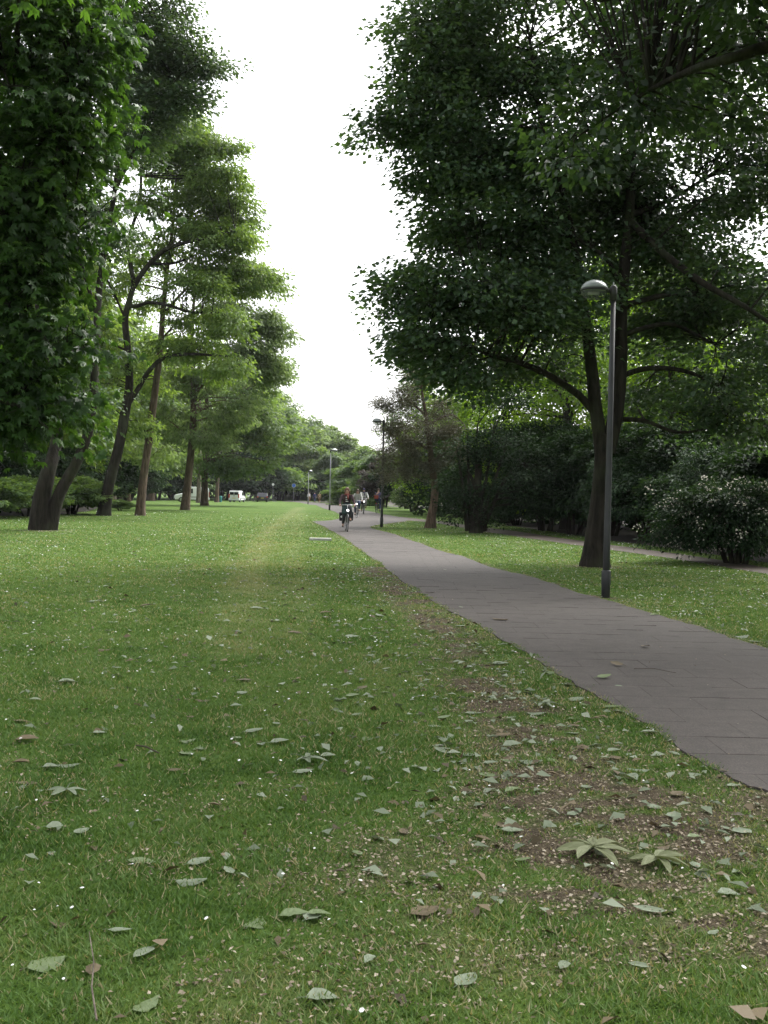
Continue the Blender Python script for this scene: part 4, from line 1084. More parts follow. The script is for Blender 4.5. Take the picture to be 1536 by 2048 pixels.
# ---- fallen leaves one by one
def leaf_blade(mb, L, W, curl, bend, M=None, nx=5, ny=3, notch=0.0, rnd=None):
    V, F = [], []
    for i in range(nx + 1):
        t = i / nx
        w = W * (math.sin(math.pi * min(1, t ** 0.8 * 0.97 + .02))) ** 0.75 * 0.5 + .0005
        for j in range(ny + 1):
            s_ = (j / ny) * 2 - 1
            wob = (1 + notch * math.sin(t * 17 + s_ * 3))
            p = Vector((t * L, s_ * w * wob, curl * abs(s_) ** 1.5 * w * 2 + bend * math.sin(t * math.pi) * L + 0.012 * math.sin(t * 9 + s_ * 4) * L))
            V.append(M @ p if M is not None else p)
    for i in range(nx):
        for j in range(ny):
            a = i * (ny + 1) + j
            F.append((a, a + 1, a + ny + 2, a + ny + 1))
    mb.add(V, F)
leafs = []
for i in range(8):
    mb = MB()
    r_ = random.Random(i)
    leaf_blade(mb, r_.uniform(.095, .14), r_.uniform(.05, .085), r_.uniform(-.2, .35), r_.uniform(-.03, .03), notch=r_.uniform(0, .22), nx=7)
    mb.tube([(-.03, 0, .002), (0, 0, .004)], [.0012, .0015], 4)
    me = bpy.data.meshes.new("fallen_leaf"); me.from_pydata(mb.V, [], mb.F); me.update()
    a = me.attributes.new("v", 'FLOAT', 'FACE')
    a.data.foreach_set("value", np.array([.35 + .3 * ((k % 3) / 2) + .1 * r_.random() for k in range(len(me.polygons))], np.float32))
    leafs.append(me)
def with_mat(me, mat):
    m = me.copy(); m.materials.clear(); m.materials.append(mat); return m
LEAF = {k: [with_mat(m, mt) for m in leafs] for k, mt in (("pale", M_pale), ("dead", M_dead), ("green", M_green))}
def fallen(px, py, kind, label, scale=1.0, rz=None, group=None, tilt=.1, lift=.016, xy=None):
    g = G(px, py) if xy is None else Vector((xy[0], xy[1], float(gz(*xy))))
    o = bpy.data.objects.new("fallen_leaf", random.choice(LEAF[kind]))
    col.objects.link(o)
    o.location = (g.x, g.y, g.z + lift)
    o.rotation_euler = (random.uniform(-tilt, tilt), random.uniform(-tilt, tilt), random.uniform(0, 6.28) if rz is None else rz)
    o.scale = (scale * random.uniform(.8, 1.05), scale * random.uniform(.75, 1.15), scale * random.uniform(.3, .95))
    tag(o, label, "leaf", group)
    return o
hero = [
    (612, 2006, "pale", "large pale leaf lying flat at the middle of the bottom edge", 1.25, 0.2), (55, 1945, "green", "folded green leaf near the lower left corner", 1.0, .8),
    (266, 2030, "green", "half hidden green leaf at the bottom edge beside the twig", .9, 1.0), (1435, 1793, "pale", "smooth oval pale leaf on bare soil near the lower right edge", .9, 0),
    (1345, 1640, "pale", "bluish upright leaf near the right edge above the oval leaf", 1.0, 1.2), (350, 1768, "pale", "lower of two ragged pale leaves left of centre", 1.0, .1), (375, 1735, "pale", "upper of two ragged pale leaves left of centre", .9, .6),
    (255, 1727, "green", "dull green leaf just left of the two ragged pale leaves", .95, 0), (148, 1672, "pale", "bright folded leaf at the left, right one of a pair", .9, .9), (92, 1660, "pale", "thin edged leaf at the left, left one of a pair", .9, 0.1),
    (85, 1540, "pale", "pale leaf of the heap near the left edge", 1.0, .4), (115, 1535, "pale", "pointed pale leaf right of the heap near the left edge", 1.0, .2), (25, 1530, "dead", "pale rimmed dark leaf cut by the left edge", 1.0, 0), (35, 1570, "dead", "long dark withered leaf near the left edge", 1.3, 0.1),
    (30, 1484, "dead", "crumpled dark leaf above the heap near the left edge", 1.3, .1), (25, 1445, "dead", "dark streaky leaf at the left edge, highest of the dark ones", 1.1, 0),
    (600, 1521, "pale", "upper leaf of the bright pile left of centre", 1.2, .2), (640, 1518, "pale", "right leaf of the bright pile left of centre", 1.1, .1), (585, 1550, "pale", "curved leaf just under the bright pile", 1.2, .5), (540, 1490, "pale", "left leaf of the bright pair above the pile", 1.0, .3), (525, 1495, "pale", "small leaf touching the bright pair above the pile", .8, 1.9),
    (690, 1275, "pale", "long pale leaf on the lawn halfway to the path", 1.2, .2), (360, 1487, "green", "square green leaf left of the bright pair", .9, .7), (395, 1503, "green", "pointed green leaf lying against the square green leaf", .9, 1.6), (185, 1470, "pale", "upright pale leaf over a dark gap on the left lawn", .9, .5),
    (115, 1368, "pale", "pale leaf on a dark stalk high on the left lawn", 1.2, .4), (390, 1403, "dead", "thin dry leaf at mid left of the lawn", .9, 0), (705, 1435, "green", "thin upright green leaf near the middle of the lawn", .9, .9),
    (560, 1840, "green", "flat grey green leaf by the bare patch, left one", 1.0, .3), (612, 1836, "green", "flat grey green leaf by the bare patch, right one", .8, .1), (497, 1862, "green", "wide dull leaf pressed into the grass by the bare patch", 1.1, 1.3), (215, 1868, "pale", "short pale leaf above the twig", .7, .2),
    (1140, 1405, "pale", "silvery leaf on the grass beside the paving edge", 1.2, .6), (1205, 1417, "green", "green leaf touching the paving edge", 1.2, .1), (1282, 1468, "pale", "curved pale leaf just inside the paving edge", 1.1, 0), (1215, 1507, "pale", "pinkish curled leaf below the curved pale leaf", .9, .3),
    (965, 1531, "pale", "thick cream leaf in the grass right of centre", .9, .2), (1000, 1524, "green", "slender leaf touching the thick cream leaf", .8, .3), (1135, 1470, "pale", "humped pale leaf above the cream leaf", 1.0, .5), (1055, 1430, "pale", "pinkish spread leaf in the worn strip", 1.2, 0), (930, 1430, "pale", "white edged leaf left of the pinkish spread leaf", 1.0, .4), (1012, 1440, "pale", "small white leaf in the worn strip", .7, .2),
    (985, 1330, "pale", "bright oval leaf at the worn strip's right side", 1.2, .3), (930, 1338, "pale", "bright leaf left of the oval leaf at the worn strip", 1.0, .9), (1022, 1371, "pale", "single bright leaf between strip and paving", .9, .2), (850, 1342, "green", "folded leaf left of the worn strip", 1.0, .3),
    (1002, 1665, "pale", "bright ragged leaf right of centre above the spread fingered leaf", .9, .1), (1030, 1727, "green", "yellow green leaf left of the spread fingered leaf", .7, .4), (1135, 1635, "pale", "pale humped leaf above the spread fingered leaf", .8, .6), (1010, 1590, "green", "soft green leaf in the grass right of centre", .9, .5),
    (1295, 1618, "pale", "bright leaf near the right edge over dark soil", .9, .3), (1375, 1680, "green", "round dull leaf right of the bluish upright leaf", .8, .2), (915, 1980, "pale", "crumpled grey leaf low in the picture right of centre", .9, 1.0), (730, 1935, "pale", "small torn leaf low in the middle", .6, 1.0),
    (1470, 1275, "pale", "pale leaf at the far paving edge near the right border", 1.3, .1), (1500, 1285, "green", "green leaf at the far paving edge near the right border", 1.3, .5), (1300, 1232, "green", "dark green leaf on the far paving edge right of the lamp", 1.2, 0),
    (850, 1187, "dead", "dark leaf on the near paving edge far up the path", 1.5, .1), (500, 1218, "pale", "pale leaf on the lawn left of the worn strip's top", 1.4, .1), (460, 1272, "pale", "long white leaf high on the lawn", 1.2, .1), (575, 1267, "dead", "dark thin leaf beside the long white leaf", 1.3, 0),
    (280, 1215, "dead", "dark leaf standing on the lawn at the left", 1.4, .5), (175, 1205, "pale", "pale leaf behind the dark leaf on the left lawn", 1.4, .5), (740, 1165, "pale", "white leaf at the worn strip's upper end", 1.6, 0), (715, 1185, "pale", "white leaf next below the strip's upper end", 1.5, .2), (640, 1228, "dead", "brown curled leaf left of the worn strip", 1.4, .2),
]
for px, py, kd, lab, sc_, rz in hero:
    fallen(px, py, kd, lab, sc_ * (1.0 if py > 1400 else 1.15), rz, "fallen leaves on the grass")
# leaves on the paving
for px, py, kd, lab, sc_ in [(1195, 1362, "green", "curled green leaf on the paving near its left edge", 1.5), (1245, 1337, "dead", "brown withered leaf with long stalk on the paving", 1.5), (1285, 1299, "dead", "small dark leaf on the paving left of the stalked one", 1.1),
                             (985, 1241, "dead", "dark twisted leaf on the paving halfway to the lamp", 1.6), (893, 1143, "pale", "white leaf on the paving farthest up the path", 1.2), (921, 1218, "pale", "small pale leaf at the paving's left edge below the lamp level", 1.1), (1245, 1380, "pale", "short pale stalk like leaf on the paving", .7)]:
    fallen(px, py, kd, lab, sc_, None, "leaves on the paving", .15, .035)
mb = MB(); a_, b_ = G(1268, 1345), G(1352, 1353)
mb.tube([a_ + Vector((0, 0, .035)), (a_ + b_) / 2 + Vector((0, .02, .05)), b_ + Vector((0, 0, .032))], [.003, .0025, .002], 5)
tag(mb.build("leaf_stalk", M_dead), "long reddish stalk lying on the paving beside the withered leaf", "leaf stalk")
# whole fingered leaves
def fingered(px, py, label, R_, n, mat, rz, spread=4.6, lift=.036):
    g = G(px, py)
    root = empty("chestnut_leaf", (g.x, g.y, g.z + lift), rz)
    tag(root, label, "leaf")
    for i in range(n):
        a = -spread / 2 + spread * i / (n - 1)
        ln = R_ * (1 - .3 * abs(a) / (spread / 2)) * random.uniform(.9, 1.1)
        mb = MB()
        leaf_blade(mb, ln, ln * .31, random.uniform(.1, .3), random.uniform(.01, .05), Matrix.Rotation(a, 3, 'Z') @ Matrix.Rotation(random.uniform(-.02, .13), 3, 'Y') @ Matrix.Rotation(random.uniform(-.4, .4), 3, 'X'), 6, 4)
        o = mb.build("leaflet", mat, root)
        at = o.data.attributes.new("v", 'FLOAT', 'FACE')
        at.data.foreach_set("value", np.full(len(o.data.polygons), random.uniform(.3, .7), np.float32))
    mb = MB(); mb.tube([(0, 0, 0), (-R_ * .5, .01, .01), (-R_ * .9, .03, .0)], [.003, .0025, .002], 5); mb.build("stalk", mat, root)
M_olive = foliage("olive_leaf", [(0.13, 0.15, 0.07), (0.19, 0.21, 0.11), (0.25, 0.27, 0.16)], .2, (1, 1, .7), rough=.6, spec=.25, clump=.1)
fingered(1185, 1708, "whole spread chestnut leaf with drooping fingers at the lower right", .21, 7, M_olive, R(-70), 5.2)
fingered(1312, 1730, "smaller chestnut leaf with curled fingers right of the spread one", .16, 6, M_olive, R(-60), 4.2)
fingered(132, 1592, "pale three fingered chestnut leaf near the left edge", .14, 4, M_pale, R(-80), 3.4)
fingered(612, 1527, "pale fingered leaf lying across the bright pile", .13, 5, M_pale, R(-20), 3.6)
fingered(1085, 1415, "silvery fingered leaf beside the paving edge", .15, 5, M_pale, R(-10), 3.6)
# the other countable leaves
zones = [("lawn", lambda x, y: x < 0.0, "fallen leaves scattered over the left half of the lawn", "one of many fallen leaves scattered over the left half of the lawn"),
         ("strip", lambda x, y: x >= 0.0, "fallen leaves scattered along the worn strip by the paving", "one of many fallen leaves scattered along the worn strip by the paving")]
cnt = 0
pts = turf_points(4000, 3.4, 26, 9, 1.6, .38)
pts = pts[on_lawn(pts)]
wts = .1 + np.exp(-(dist_poly(strip, pts[:, 0], pts[:, 1]) / 1.1) ** 2) + .5 * (noise2(pts[:, 0], pts[:, 1], 2.5, 61) > .62)
pts = pts[RS.uniform(0, 1.3, len(pts)) < wts]
right_n = 0
for x, y in pts:
    if cnt >= 190: break
    if dist_poly(main_right, np.array([x]), np.array([y]))[0] < 3.0 and x > 1.5 and not any(True for _ in [0] if dist_poly(main_left, np.array([x]), np.array([y]))[0] < dist_poly(main_right, np.array([x]), np.array([y]))[0]):
        gr, lb = "fallen leaves scattered on the grass beyond the paving", "one of many fallen leaves scattered on the grass beyond the paving"
    elif x < 0: gr, lb = zones[0][2], zones[0][3]
    else: gr, lb = zones[1][2], zones[1][3]
    kd = random.choices(["pale", "green", "dead"], [6, 2, 2])[0]
    sz = random.uniform(.55, 1.15)
    band = "nearest the viewer" if y < 4.8 else "level with the bright pile" if y < 7 else "between bright pile and lamp" if y < 12 else "level with the nearest lamp" if y < 18 else "beyond the nearest lamp"
    side = "left lawn" if "left half" in gr else "worn strip side" if "worn" in gr else "grass beyond the paving"
    lb = ("small " if sz < .85 else "large ") + {"pale": "pale", "green": "green", "dead": "dark withered"}[kd] + " leaf on the " + side + ", " + band
    fallen(0, 0, kd, lb, sz, None, lb.replace("leaf", "leaves"), xy=(float(x), float(y)))
    cnt += 1
# twig and flat stone
mb = MB(); mb.tube([G(178, 1880) + Vector((0, 0, .03)), G(184, 1950) + Vector((0.005, 0, .045)), G(183, 2000) + Vector((0, 0, .04)), G(193, 2060) + Vector((0, 0, .03))], [.0015, .0025, .003, .0035], 6)
tag(mb.build("twig", M_bark_grey), "thin bare twig lying in the grass at the lower left", "twig")
mb = MB(); mb.tube([G(272, 1497) + Vector((0, 0, .02)), G(292, 1505) + Vector((0, 0, .035)), G(318, 1513) + Vector((0, 0, .02))], [.004, .006, .004], 6)
tag(mb.build("stick", M_dead), "short dark stick in the grass left of the square green leaf", "stick")
M_stone = plain("pale_stone", (0.34, 0.34, 0.31), .85, var=.2, scale=6, bump=.3)
g = G(641, 1080.5)
mb = MB(); mb.box((0, 0, .02), (.72, .38, .1), taper=.96)
o = mb.build("stone_slab", M_stone); o.location = g; o.rotation_euler = (0, 0, .1); tag(o, "flat pale stone slab sunk in the grass beside the path", "slab")

# ------------------------------------------------------------------ street lamps
M_pole = plain("pole_paint", (0.036, 0.038, 0.04), .55, .2, var=.25, scale=3, bump=.1)
M_pole_l = plain("pole_galvanised", (0.3, 0.31, 0.31), .5, .4, var=.15, scale=3)
M_black = plain("black_metal", (0.02, 0.02, 0.02), .5, var=.1)
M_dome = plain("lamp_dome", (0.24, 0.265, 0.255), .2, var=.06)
M_inner = plain("lamp_reflector", (0.75, 0.75, 0.72), .25, .3, var=.04)
def glass_mat(name, c, tr, rough=.08):
    m, t, n, b = new_mat(name)
    b.inputs["Base Color"].default_value = (*c, 1); b.inputs["Roughness"].default_value = rough
    t2 = n.new("ShaderNodeBsdfTransparent"); mx = n.new("ShaderNodeMixShader"); mx.inputs[0].default_value = tr
    t.links.new(b.outputs[0], mx.inputs[1]); t.links.new(t2.outputs[0], mx.inputs[2]); t.links.new(mx.outputs[0], n["Material Output"].inputs["Surface"])
    return m
M_bowl = glass_mat("lamp_bowl", (0.16, 0.175, 0.17), .58)
M_dome_skylit = plain('lamp_dome_skylit', (0.75, 0.76, 0.75), .3, var=.04)  # far lamps' dome: the brighter sky light on it put into a whiter colour
def street_lamp(px, py, label, side, H=4.8, poleM=M_pole, rz=0.0):
    g = G(px, py)
    root = empty("street_lamp", g, rz); tag(root, label, "street lamp", "street lamps along the path")
    mb = MB(); mb.tube([(0, 0, -.1), (0, 0, 1.0), (0, 0, 2.6), (0, 0, H - .12)], [.059, .053, .046, .039], 16); mb.build("pole", poleM, root, True)
    mb = MB(); mb.tube([(0, 0, -.1), (0, 0, .42), (0, 0, .44)], [.069, .069, .062], 16); mb.build("base_sleeve", M_pole, root, True)
    mb = MB(); mb.box((.0, 0, .32), (.145, .02, .2)); mb.build("access_door", M_pole, root)
    mb = MB(); mb.tube([(0, 0, H - .16), (0, 0, H + .05), (0, 0, H + .08)], [.055, .058, .03], 14); mb.tube([(0, 0, H - .02), (side * .12, 0, H)], [.03, .035], 10); mb.build("bracket", M_black, root, True)
    mb = MB(); mb.tube([(0, 0, H + .07), (0, 0, H + .13)], [.012, .010], 8); mb.build("finial", M_pole_l, root)
    cx = side * .30
    mb = MB(); mb.lathe([(.001, .155), (.07, .147), (.13, .125), (.18, .085), (.21, .035), (.216, .012), (.2, .012), (.17, .06), (.1, .115), (.001, .14)], (cx, 0, H), 28); mb.build("dome", M_dome if side < 0 else M_dome_skylit, root, True)
    mb = MB(); mb.lathe([(.219, .012), (.222, -.006), (.219, -.022), (.205, -.022), (.2, .012), (.219, .012)], (cx, 0, H), 28); mb.build("rim", M_black, root, True)
    mb = MB(); mb.lathe([(.001, -.002), (.19, -.002), (.2, .006)], (cx, 0, H), 24); mb.build("gear_plate", M_black, root)
    mb = MB(); mb.lathe([(.21, -.022), (.2, -.07), (.165, -.115), (.1, -.148), (.001, -.16)], (cx, 0, H), 28); mb.build("bowl", M_bowl, root, True)
    mb = MB(); mb.tube([(cx - .1, 0, -.05 + H), (cx + .08, 0, -.05 + H)], [.03, .026], 10); mb.build("bulb", M_inner, root, True)
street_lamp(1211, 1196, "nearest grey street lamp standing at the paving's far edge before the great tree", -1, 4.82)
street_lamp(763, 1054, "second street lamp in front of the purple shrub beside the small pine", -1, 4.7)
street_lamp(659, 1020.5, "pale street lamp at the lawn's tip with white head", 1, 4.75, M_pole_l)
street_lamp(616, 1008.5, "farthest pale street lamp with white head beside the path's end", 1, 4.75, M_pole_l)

# ------------------------------------------------------------------ bicycles and riders (forward = local +x)
M_tyre = plain("tyre_rubber", (0.02, 0.02, 0.02), .8, var=.1)
M_chrome = plain("bright_metal", (0.5, 0.5, 0.5), .3, .9, var=.05)
M_frame_d = plain("dark_frame_paint", (0.03, 0.035, 0.04), .35, .2, var=.1)
M_white = plain("white_plastic", (0.75, 0.75, 0.75), .4, var=.03)
M_red = plain("red_reflector", (0.45, 0.03, 0.02), .4, var=.05)
m_, t_, n_, b_p = new_mat("lit_bicycle_light")
b_p.inputs["Emission Color"].default_value = (1, 1, 1, 1); b_p.inputs["Emission Strength"].default_value = 2.0; b_p.inputs["Base Color"].default_value = (.9, .9, .9, 1)
M_lit = m_
def skinned(name, verts, edges, rads, mat, parent, root=0, sub=2):
    me = bpy.data.meshes.new(name); me.from_pydata([tuple(v) for v in verts], edges, []); me.update()
    o = link(name, me, mat, parent)
    sk = o.modifiers.new("skin", 'SKIN')
    if not me.skin_vertices:
        raise RuntimeError("no skin layer")
    L_ = me.skin_vertices[0].data
    for i, r in enumerate(rads):
        L_[i].radius = (r, r) if not hasattr(r, '__len__') else r
        L_[i].use_root = (i == root)
    ss = o.modifiers.new("sub", 'SUBSURF'); ss.levels = sub; ss.render_levels = sub
    return o
def bicycle(loc, rz, label, frameM=M_frame_d, steer=0.0, basket=None, cat="bicycle", group="bicycles ridden on the path", light=True):
    root = empty("bicycle", loc, rz); tag(root, label, cat, group)
    wr = .34
    def wheel(x, nm):
        w = MB(); w.tube([(x, -.05, wr), (x, .05, wr)], [.025, .025], 8); hub = w.build(nm, M_chrome, root)
        mb = MB(); mb.torus((x, 0, wr), wr - .017, .019, 'Y', 30, 6); mb.build("tyre", M_tyre, hub)
        mb = MB(); mb.torus((x, 0, wr), wr - .042, .009, 'Y', 30, 4); mb.build("rim", M_chrome, hub)
        mb = MB()
        for k in range(14):
            a = k * 2 * math.pi / 14
            mb.tube([(x, .02 * (-1) ** k, wr), (x + math.cos(a) * (wr - .045), 0, wr + math.sin(a) * (wr - .045))], .0018, 3, False)
        sp = mb.build("spokes", M_chrome, hub); sp["kind"] = "stuff"
    wheel(-.53, "rear_wheel"); wheel(.57, "front_wheel")
    mb = MB()
    bb, seat, ht, hb = (-.06, 0, .29), (-.23, 0, .82), (.38, 0, .92), (.42, 0, .66)
    for a, b, r in ((bb, seat, .017), (hb, bb, .02), ((.39, 0, .84), (-.17, 0, .52), .017), (ht, hb, .02), (bb, (-.53, .06, wr), .01), (bb, (-.53, -.06, wr), .01), (seat, (-.53, .06, wr), .009), (seat, (-.53, -.06, wr), .009)):
        mb.tube([a, b], r, 8)
    mb.build("frame", frameM, root, True)
    mb = MB()
    for s_ in (-.05, .05): mb.tube([(.43, s_ * .8, .68), (.48, s_, .55), (.57, s_, wr)], [.014, .012, .009], 7)
    mb.build("fork", frameM, root, True)
    mb = MB(); mb.tube([(.37, 0, .9), (.34, 0, 1.06)], .014, 8); mb.tube([(.22, -.29, 1.04), (.3, -.24, 1.07), (.36, -.08, 1.08), (.36, .08, 1.08), (.3, .24, 1.07), (.22, .29, 1.04)], .012, 8); mb.build("handlebar", M_chrome, root, True)
    for s_ in (-1, 1):
        mb = MB(); mb.tube([(.16, s_ * .31, 1.03), (.26, s_ * .27, 1.055)], .018, 8); mb.build("grip", M_tyre, root, True)
    mb = MB(); mb.tube([seat, (-.26, 0, .92)], .013, 8); mb.build("seat_post", M_chrome, root)
    mb = MB(); mb.tube([(-.4, 0, .95), (-.33, 0, .955), (-.2, 0, .95), (-.1, 0, .95)], [.05, .085, .04, .02], 10); mb.build("saddle", M_tyre, root, True)
    for x, a0, a1 in ((-.53, .2, 2.9), (.57, .6, 2.6)):
        mb = MB(); mb.tube([(x + math.cos(a0 + (a1 - a0) * k / 10) * (wr + .03), 0, wr + math.sin(a0 + (a1 - a0) * k / 10) * (wr + .03)) for k in range(11)], .022, 6); mb.build("mudguard", frameM, root, True)
    mb = MB(); mb.box((-.28, .05, .31), (.5, .02, .11)); mb.build("chain_guard", frameM, root)
    mb = MB(); mb.tube([(-.06, -.09, .29), (-.06, .09, .29)], .015, 8)
    mb.tube([(-.06, .09, .29), (.06, .1, .41)], .01, 6); mb.tube([(-.06, -.09, .29), (-.18, -.1, .17)], .01, 6); mb.build("crank", M_chrome, root)
    for p in ((.06, .15, .42), (-.18, -.15, .17)):
        mb = MB(); mb.box(p, (.09, .09, .025)); mb.build("pedal", M_tyre, root)
    mb = MB(); mb.box((-.5, 0, .76), (.4, .14, .015))
    for s_ in (-.06, .06): mb.tube([(-.6, s_, .76), (-.53, s_, wr)], .006, 5)
    mb.build("carrier", M_black, root)
    if light:
        mb = MB(); mb.tube([(.46, 0, .86), (.5, 0, .86), (.53, 0, .86)], [.03, .055, .05], 12); hd = mb.build("front_light", M_chrome, root, True)
        mb = MB(); mb.tube([(.531, 0, .86), (.537, 0, .86)], .047, 12); mb.build("lens", M_lit, hd)
    mb = MB(); mb.box((-.715, 0, .7), (.02, .09, .05)); mb.build("rear_reflector", M_red, root)
    if basket:
        mb = MB(); mb.box((.56, 0, .98), (.26, .34, .22), taper=1.15); mb.build("basket", basket, root)
    return root
def cloth(name, c, rough=.85, var=.2): return plain(name, c, rough, var=var, scale=7, bump=.4, spec=.2)
M_skin = plain("skin", (0.42, 0.26, 0.19), .55, var=.08)
M_hair_r = plain("auburn_hair", (0.1, 0.045, 0.025), .6, var=.3, scale=30)
M_hair_b = plain("brown_hair", (0.09, 0.06, 0.04), .6, var=.3, scale=30)
M_hair_d = plain("dark_hair", (0.03, 0.025, 0.02), .6, var=.3, scale=30)
M_eye = plain("eye_dark", (0.03, 0.02, 0.02), .3)
def person(loc, rz, label, J, top, trousers, shoe, hair, group=None, scale=1.0, sleeves=None, skirt=None, scarf=None, inner=None, long_hair=False, hat=None):
    """J: joint positions in local metres, forward = +x"""
    V = [J[k] for k in ("pelvis", "waist", "chest", "neck", "head")]
    V = [Vector(v) for v in V]
    rads = [(.14, .1), (.125, .09), (.15, .1), .055, (.075, .09)]
    E = [(0, 1), (1, 2), (2, 3), (3, 4)]
    hv = Vector(J["head"]); V.append(hv + Vector((.0, 0, .09))); rads.append((.065, .075)); E.append((4, 5))
    V.append(hv + Vector((.085, 0, -.01))); rads.append(.016); E.append((4, 6))
    for s_, q in ((1, "l"), (-1, "r")):
        b = len(V)
        for nm, r in (("sho", .055), ("elb", .042), ("wri", .03), ("han", .032)):
            V.append(Vector(J[q + nm])); rads.append(r)
        E += [(2, b), (b, b + 1), (b + 1, b + 2), (b + 2, b + 3)]
        h = Vector(J[q + "han"]); fd = (h - Vector(J[q + "wri"])).normalized()
        sd = Vector((0, 1, 0)) if abs(fd.y) < .8 else Vector((1, 0, 0))
        for k in range(4):
            f0 = h + fd * .045 + sd * (k - 1.5) * .02
            f1 = f0 + fd * (.03 + .004 * (1.5 - abs(k - 1.5))) + Vector((0, 0, -.022))
            i = len(V); V += [f0, f1]; rads += [.0095, .008]; E += [(b + 3, i), (i, i + 1)]
        i = len(V); V += [h + sd * .035 * s_ * -1 + fd * .015, h + sd * .04 * s_ * -1 + fd * .045]; rads += [.011, .009]; E += [(b + 3, i), (i, i + 1)]
        b = len(V)
        for nm, r in (("hip", .085), ("kne", .058), ("ank", .038), ("toe", .03)):
            V.append(Vector(J[q + nm])); rads.append(r)
        E += [(0, b), (b, b + 1), (b + 1, b + 2), (b + 2, b + 3)]
    body = skinned("person", V, E, rads, M_skin, None, 0, 1)
    body.location = loc; body.rotation_euler = (0, 0, rz); body.scale = (scale,) * 3
    tag(body, label, "person", group)
    g_ = lambda k: Vector(J[k])
    # top with sleeves
    V = [g_("pelvis") + Vector((0, 0, .02)), g_("waist"), g_("chest"), g_("chest") * .35 + g_("neck") * .65]; rads = [(.175, .13), (.16, .12), (.185, .13), .085]; E = [(0, 1), (1, 2), (2, 3)]
    for q in "lr":
        b = len(V); V += [g_(q + "sho"), g_(q + "elb"), g_(q + "wri")]; rads += [.08, .062, .045]; E += [(2, b), (b, b + 1), (b + 1, b + 2)]
    skinned("jacket", V, E, rads, top, body, 0, 2)
    if sleeves is not None:
        for q in "lr":
            skinned("sleeve", [g_(q + "sho"), g_(q + "elb"), g_(q + "wri")], [(0, 1), (1, 2)], [.086, .067, .05], sleeves, body, 0, 1)
    V = [g_("pelvis")]; rads = [(.165, .13)]; E = []
    for q in "lr":
        b = len(V); V += [g_(q + "hip"), g_(q + "kne"), g_(q + "ank") + Vector((0, 0, .03))]; rads += [.11, .078, .058]; E += [(0, b), (b, b + 1), (b + 1, b + 2)]
    skinned("trousers", V, E, rads, trousers, body, 0, 2)
    for q in "lr":
        a, b = g_(q + "ank"), g_(q + "toe")
        skinned("shoe", [a + Vector((-.04, 0, -.045)), (a + b) / 2 + Vector((0, 0, -.02)), b], [(0, 1), (1, 2)], [.042, .043, .034], shoe, body, 0, 1)
    if skirt is not None:
        V = [g_("waist"), g_("pelvis"), (g_("lkne") + g_("rkne")) / 2 + Vector((-.12, 0, .05)), (g_("lkne") + g_("rkne")) / 2 + Vector((-.05, 0, -.16))]
        skinned("skirt", V, [(0, 1), (1, 2), (2, 3)], [(.16, .13), (.2, .17), (.24, .15), (.26, .16)], skirt, body, 0, 2)
    if inner is not None:
        a, b = g_("chest"), g_("waist")
        mb = MB(); up = (a - b).normalized(); fw = Vector((1, 0, 0))
        for k in range(6):
            c = b + (a - b) * (k / 5.0) * 1.1 - up * .02 + fw * .115
            mb = MB(); mb.box(c, (.05, .11, .045)); mb.build("shirt_stripe", inner[k % 2], body)
    if scarf is not None:
        n_ = g_("neck")
        mb = MB(); mb.torus(n_ + Vector((.01, 0, -.02)), .085, .035, 'Z', 16, 8); mb.tube([n_ + Vector((.1, .02, -.03)), g_("chest") + Vector((.16, .03, -.02)), g_("waist") + Vector((.16, .04, .1))], [.035, .035, .03], 8); mb.build("scarf", scarf, body, True)
    hd = hv + Vector((0, 0, .045))
    mb = MB()
    prof = []
    for k in range(9):
        a = -0.25 + (math.pi / 2 + .25) * k / 8
        prof.append((.092 * math.cos(a) + .0005, .105 * math.sin(a)))
    if hat is None:
        mb.lathe(prof, hd + Vector((-.022, 0, .02)), 14); 
        if long_hair:
            mb.tube([hd + Vector((-.05, 0, .02)), hd + Vector((-.08, 0, -.1)), hd + Vector((-.08, 0, -.22))], [.075, .08, .055], 12)
            for s_ in (-1, 1): mb.tube([hd + Vector((0, s_ * .085, .03)), hd + Vector((0, s_ * .1, -.08)), hd + Vector((.0, s_ * .095, -.2))], [.02, .028, .018], 8)
        mb.build("hair", hair, body, True)
    else:
        mb.lathe([(r * 1.06, z * 1.05) for r, z in prof], hd + Vector((-.005, 0, .012)), 14)
        mb.build("hat", hat, body, True)
    for s_ in (-1, 1):
        mb = MB(); mb.box(hd + Vector((.073, s_ * .034, -.015)), (.02, .026, .012)); mb.build("eye", M_eye, body)
    mb = MB(); mb.box(hd + Vector((.078, 0, -.088)), (.015, .045, .012)); mb.build("mouth", plain("lips", (.3, .1, .08), .5), body)
    return body
RIDE = dict(pelvis=(-.25, 0, 1.04), waist=(-.22, 0, 1.2), chest=(-.16, 0, 1.38), neck=(-.13, 0, 1.52), head=(-.09, 0, 1.63),
    lsho=(-.15, .19, 1.44), lelb=(-.02, .29, 1.2), lwri=(.14, .3, 1.08), lhan=(.2, .29, 1.06), rsho=(-.15, -.19, 1.44), relb=(-.02, -.29, 1.2), rwri=(.14, -.3, 1.08), rhan=(.2, -.29, 1.06),
    lhip=(-.22, .1, 1.0), lkne=(.16, .13, .88), lank=(.02, .14, .5), ltoe=(.15, .15, .46), rhip=(-.22, -.1, 1.0), rkne=(.06, -.12, .67), rank=(-.22, -.14, .27), rtoe=(-.09, -.15, .22))
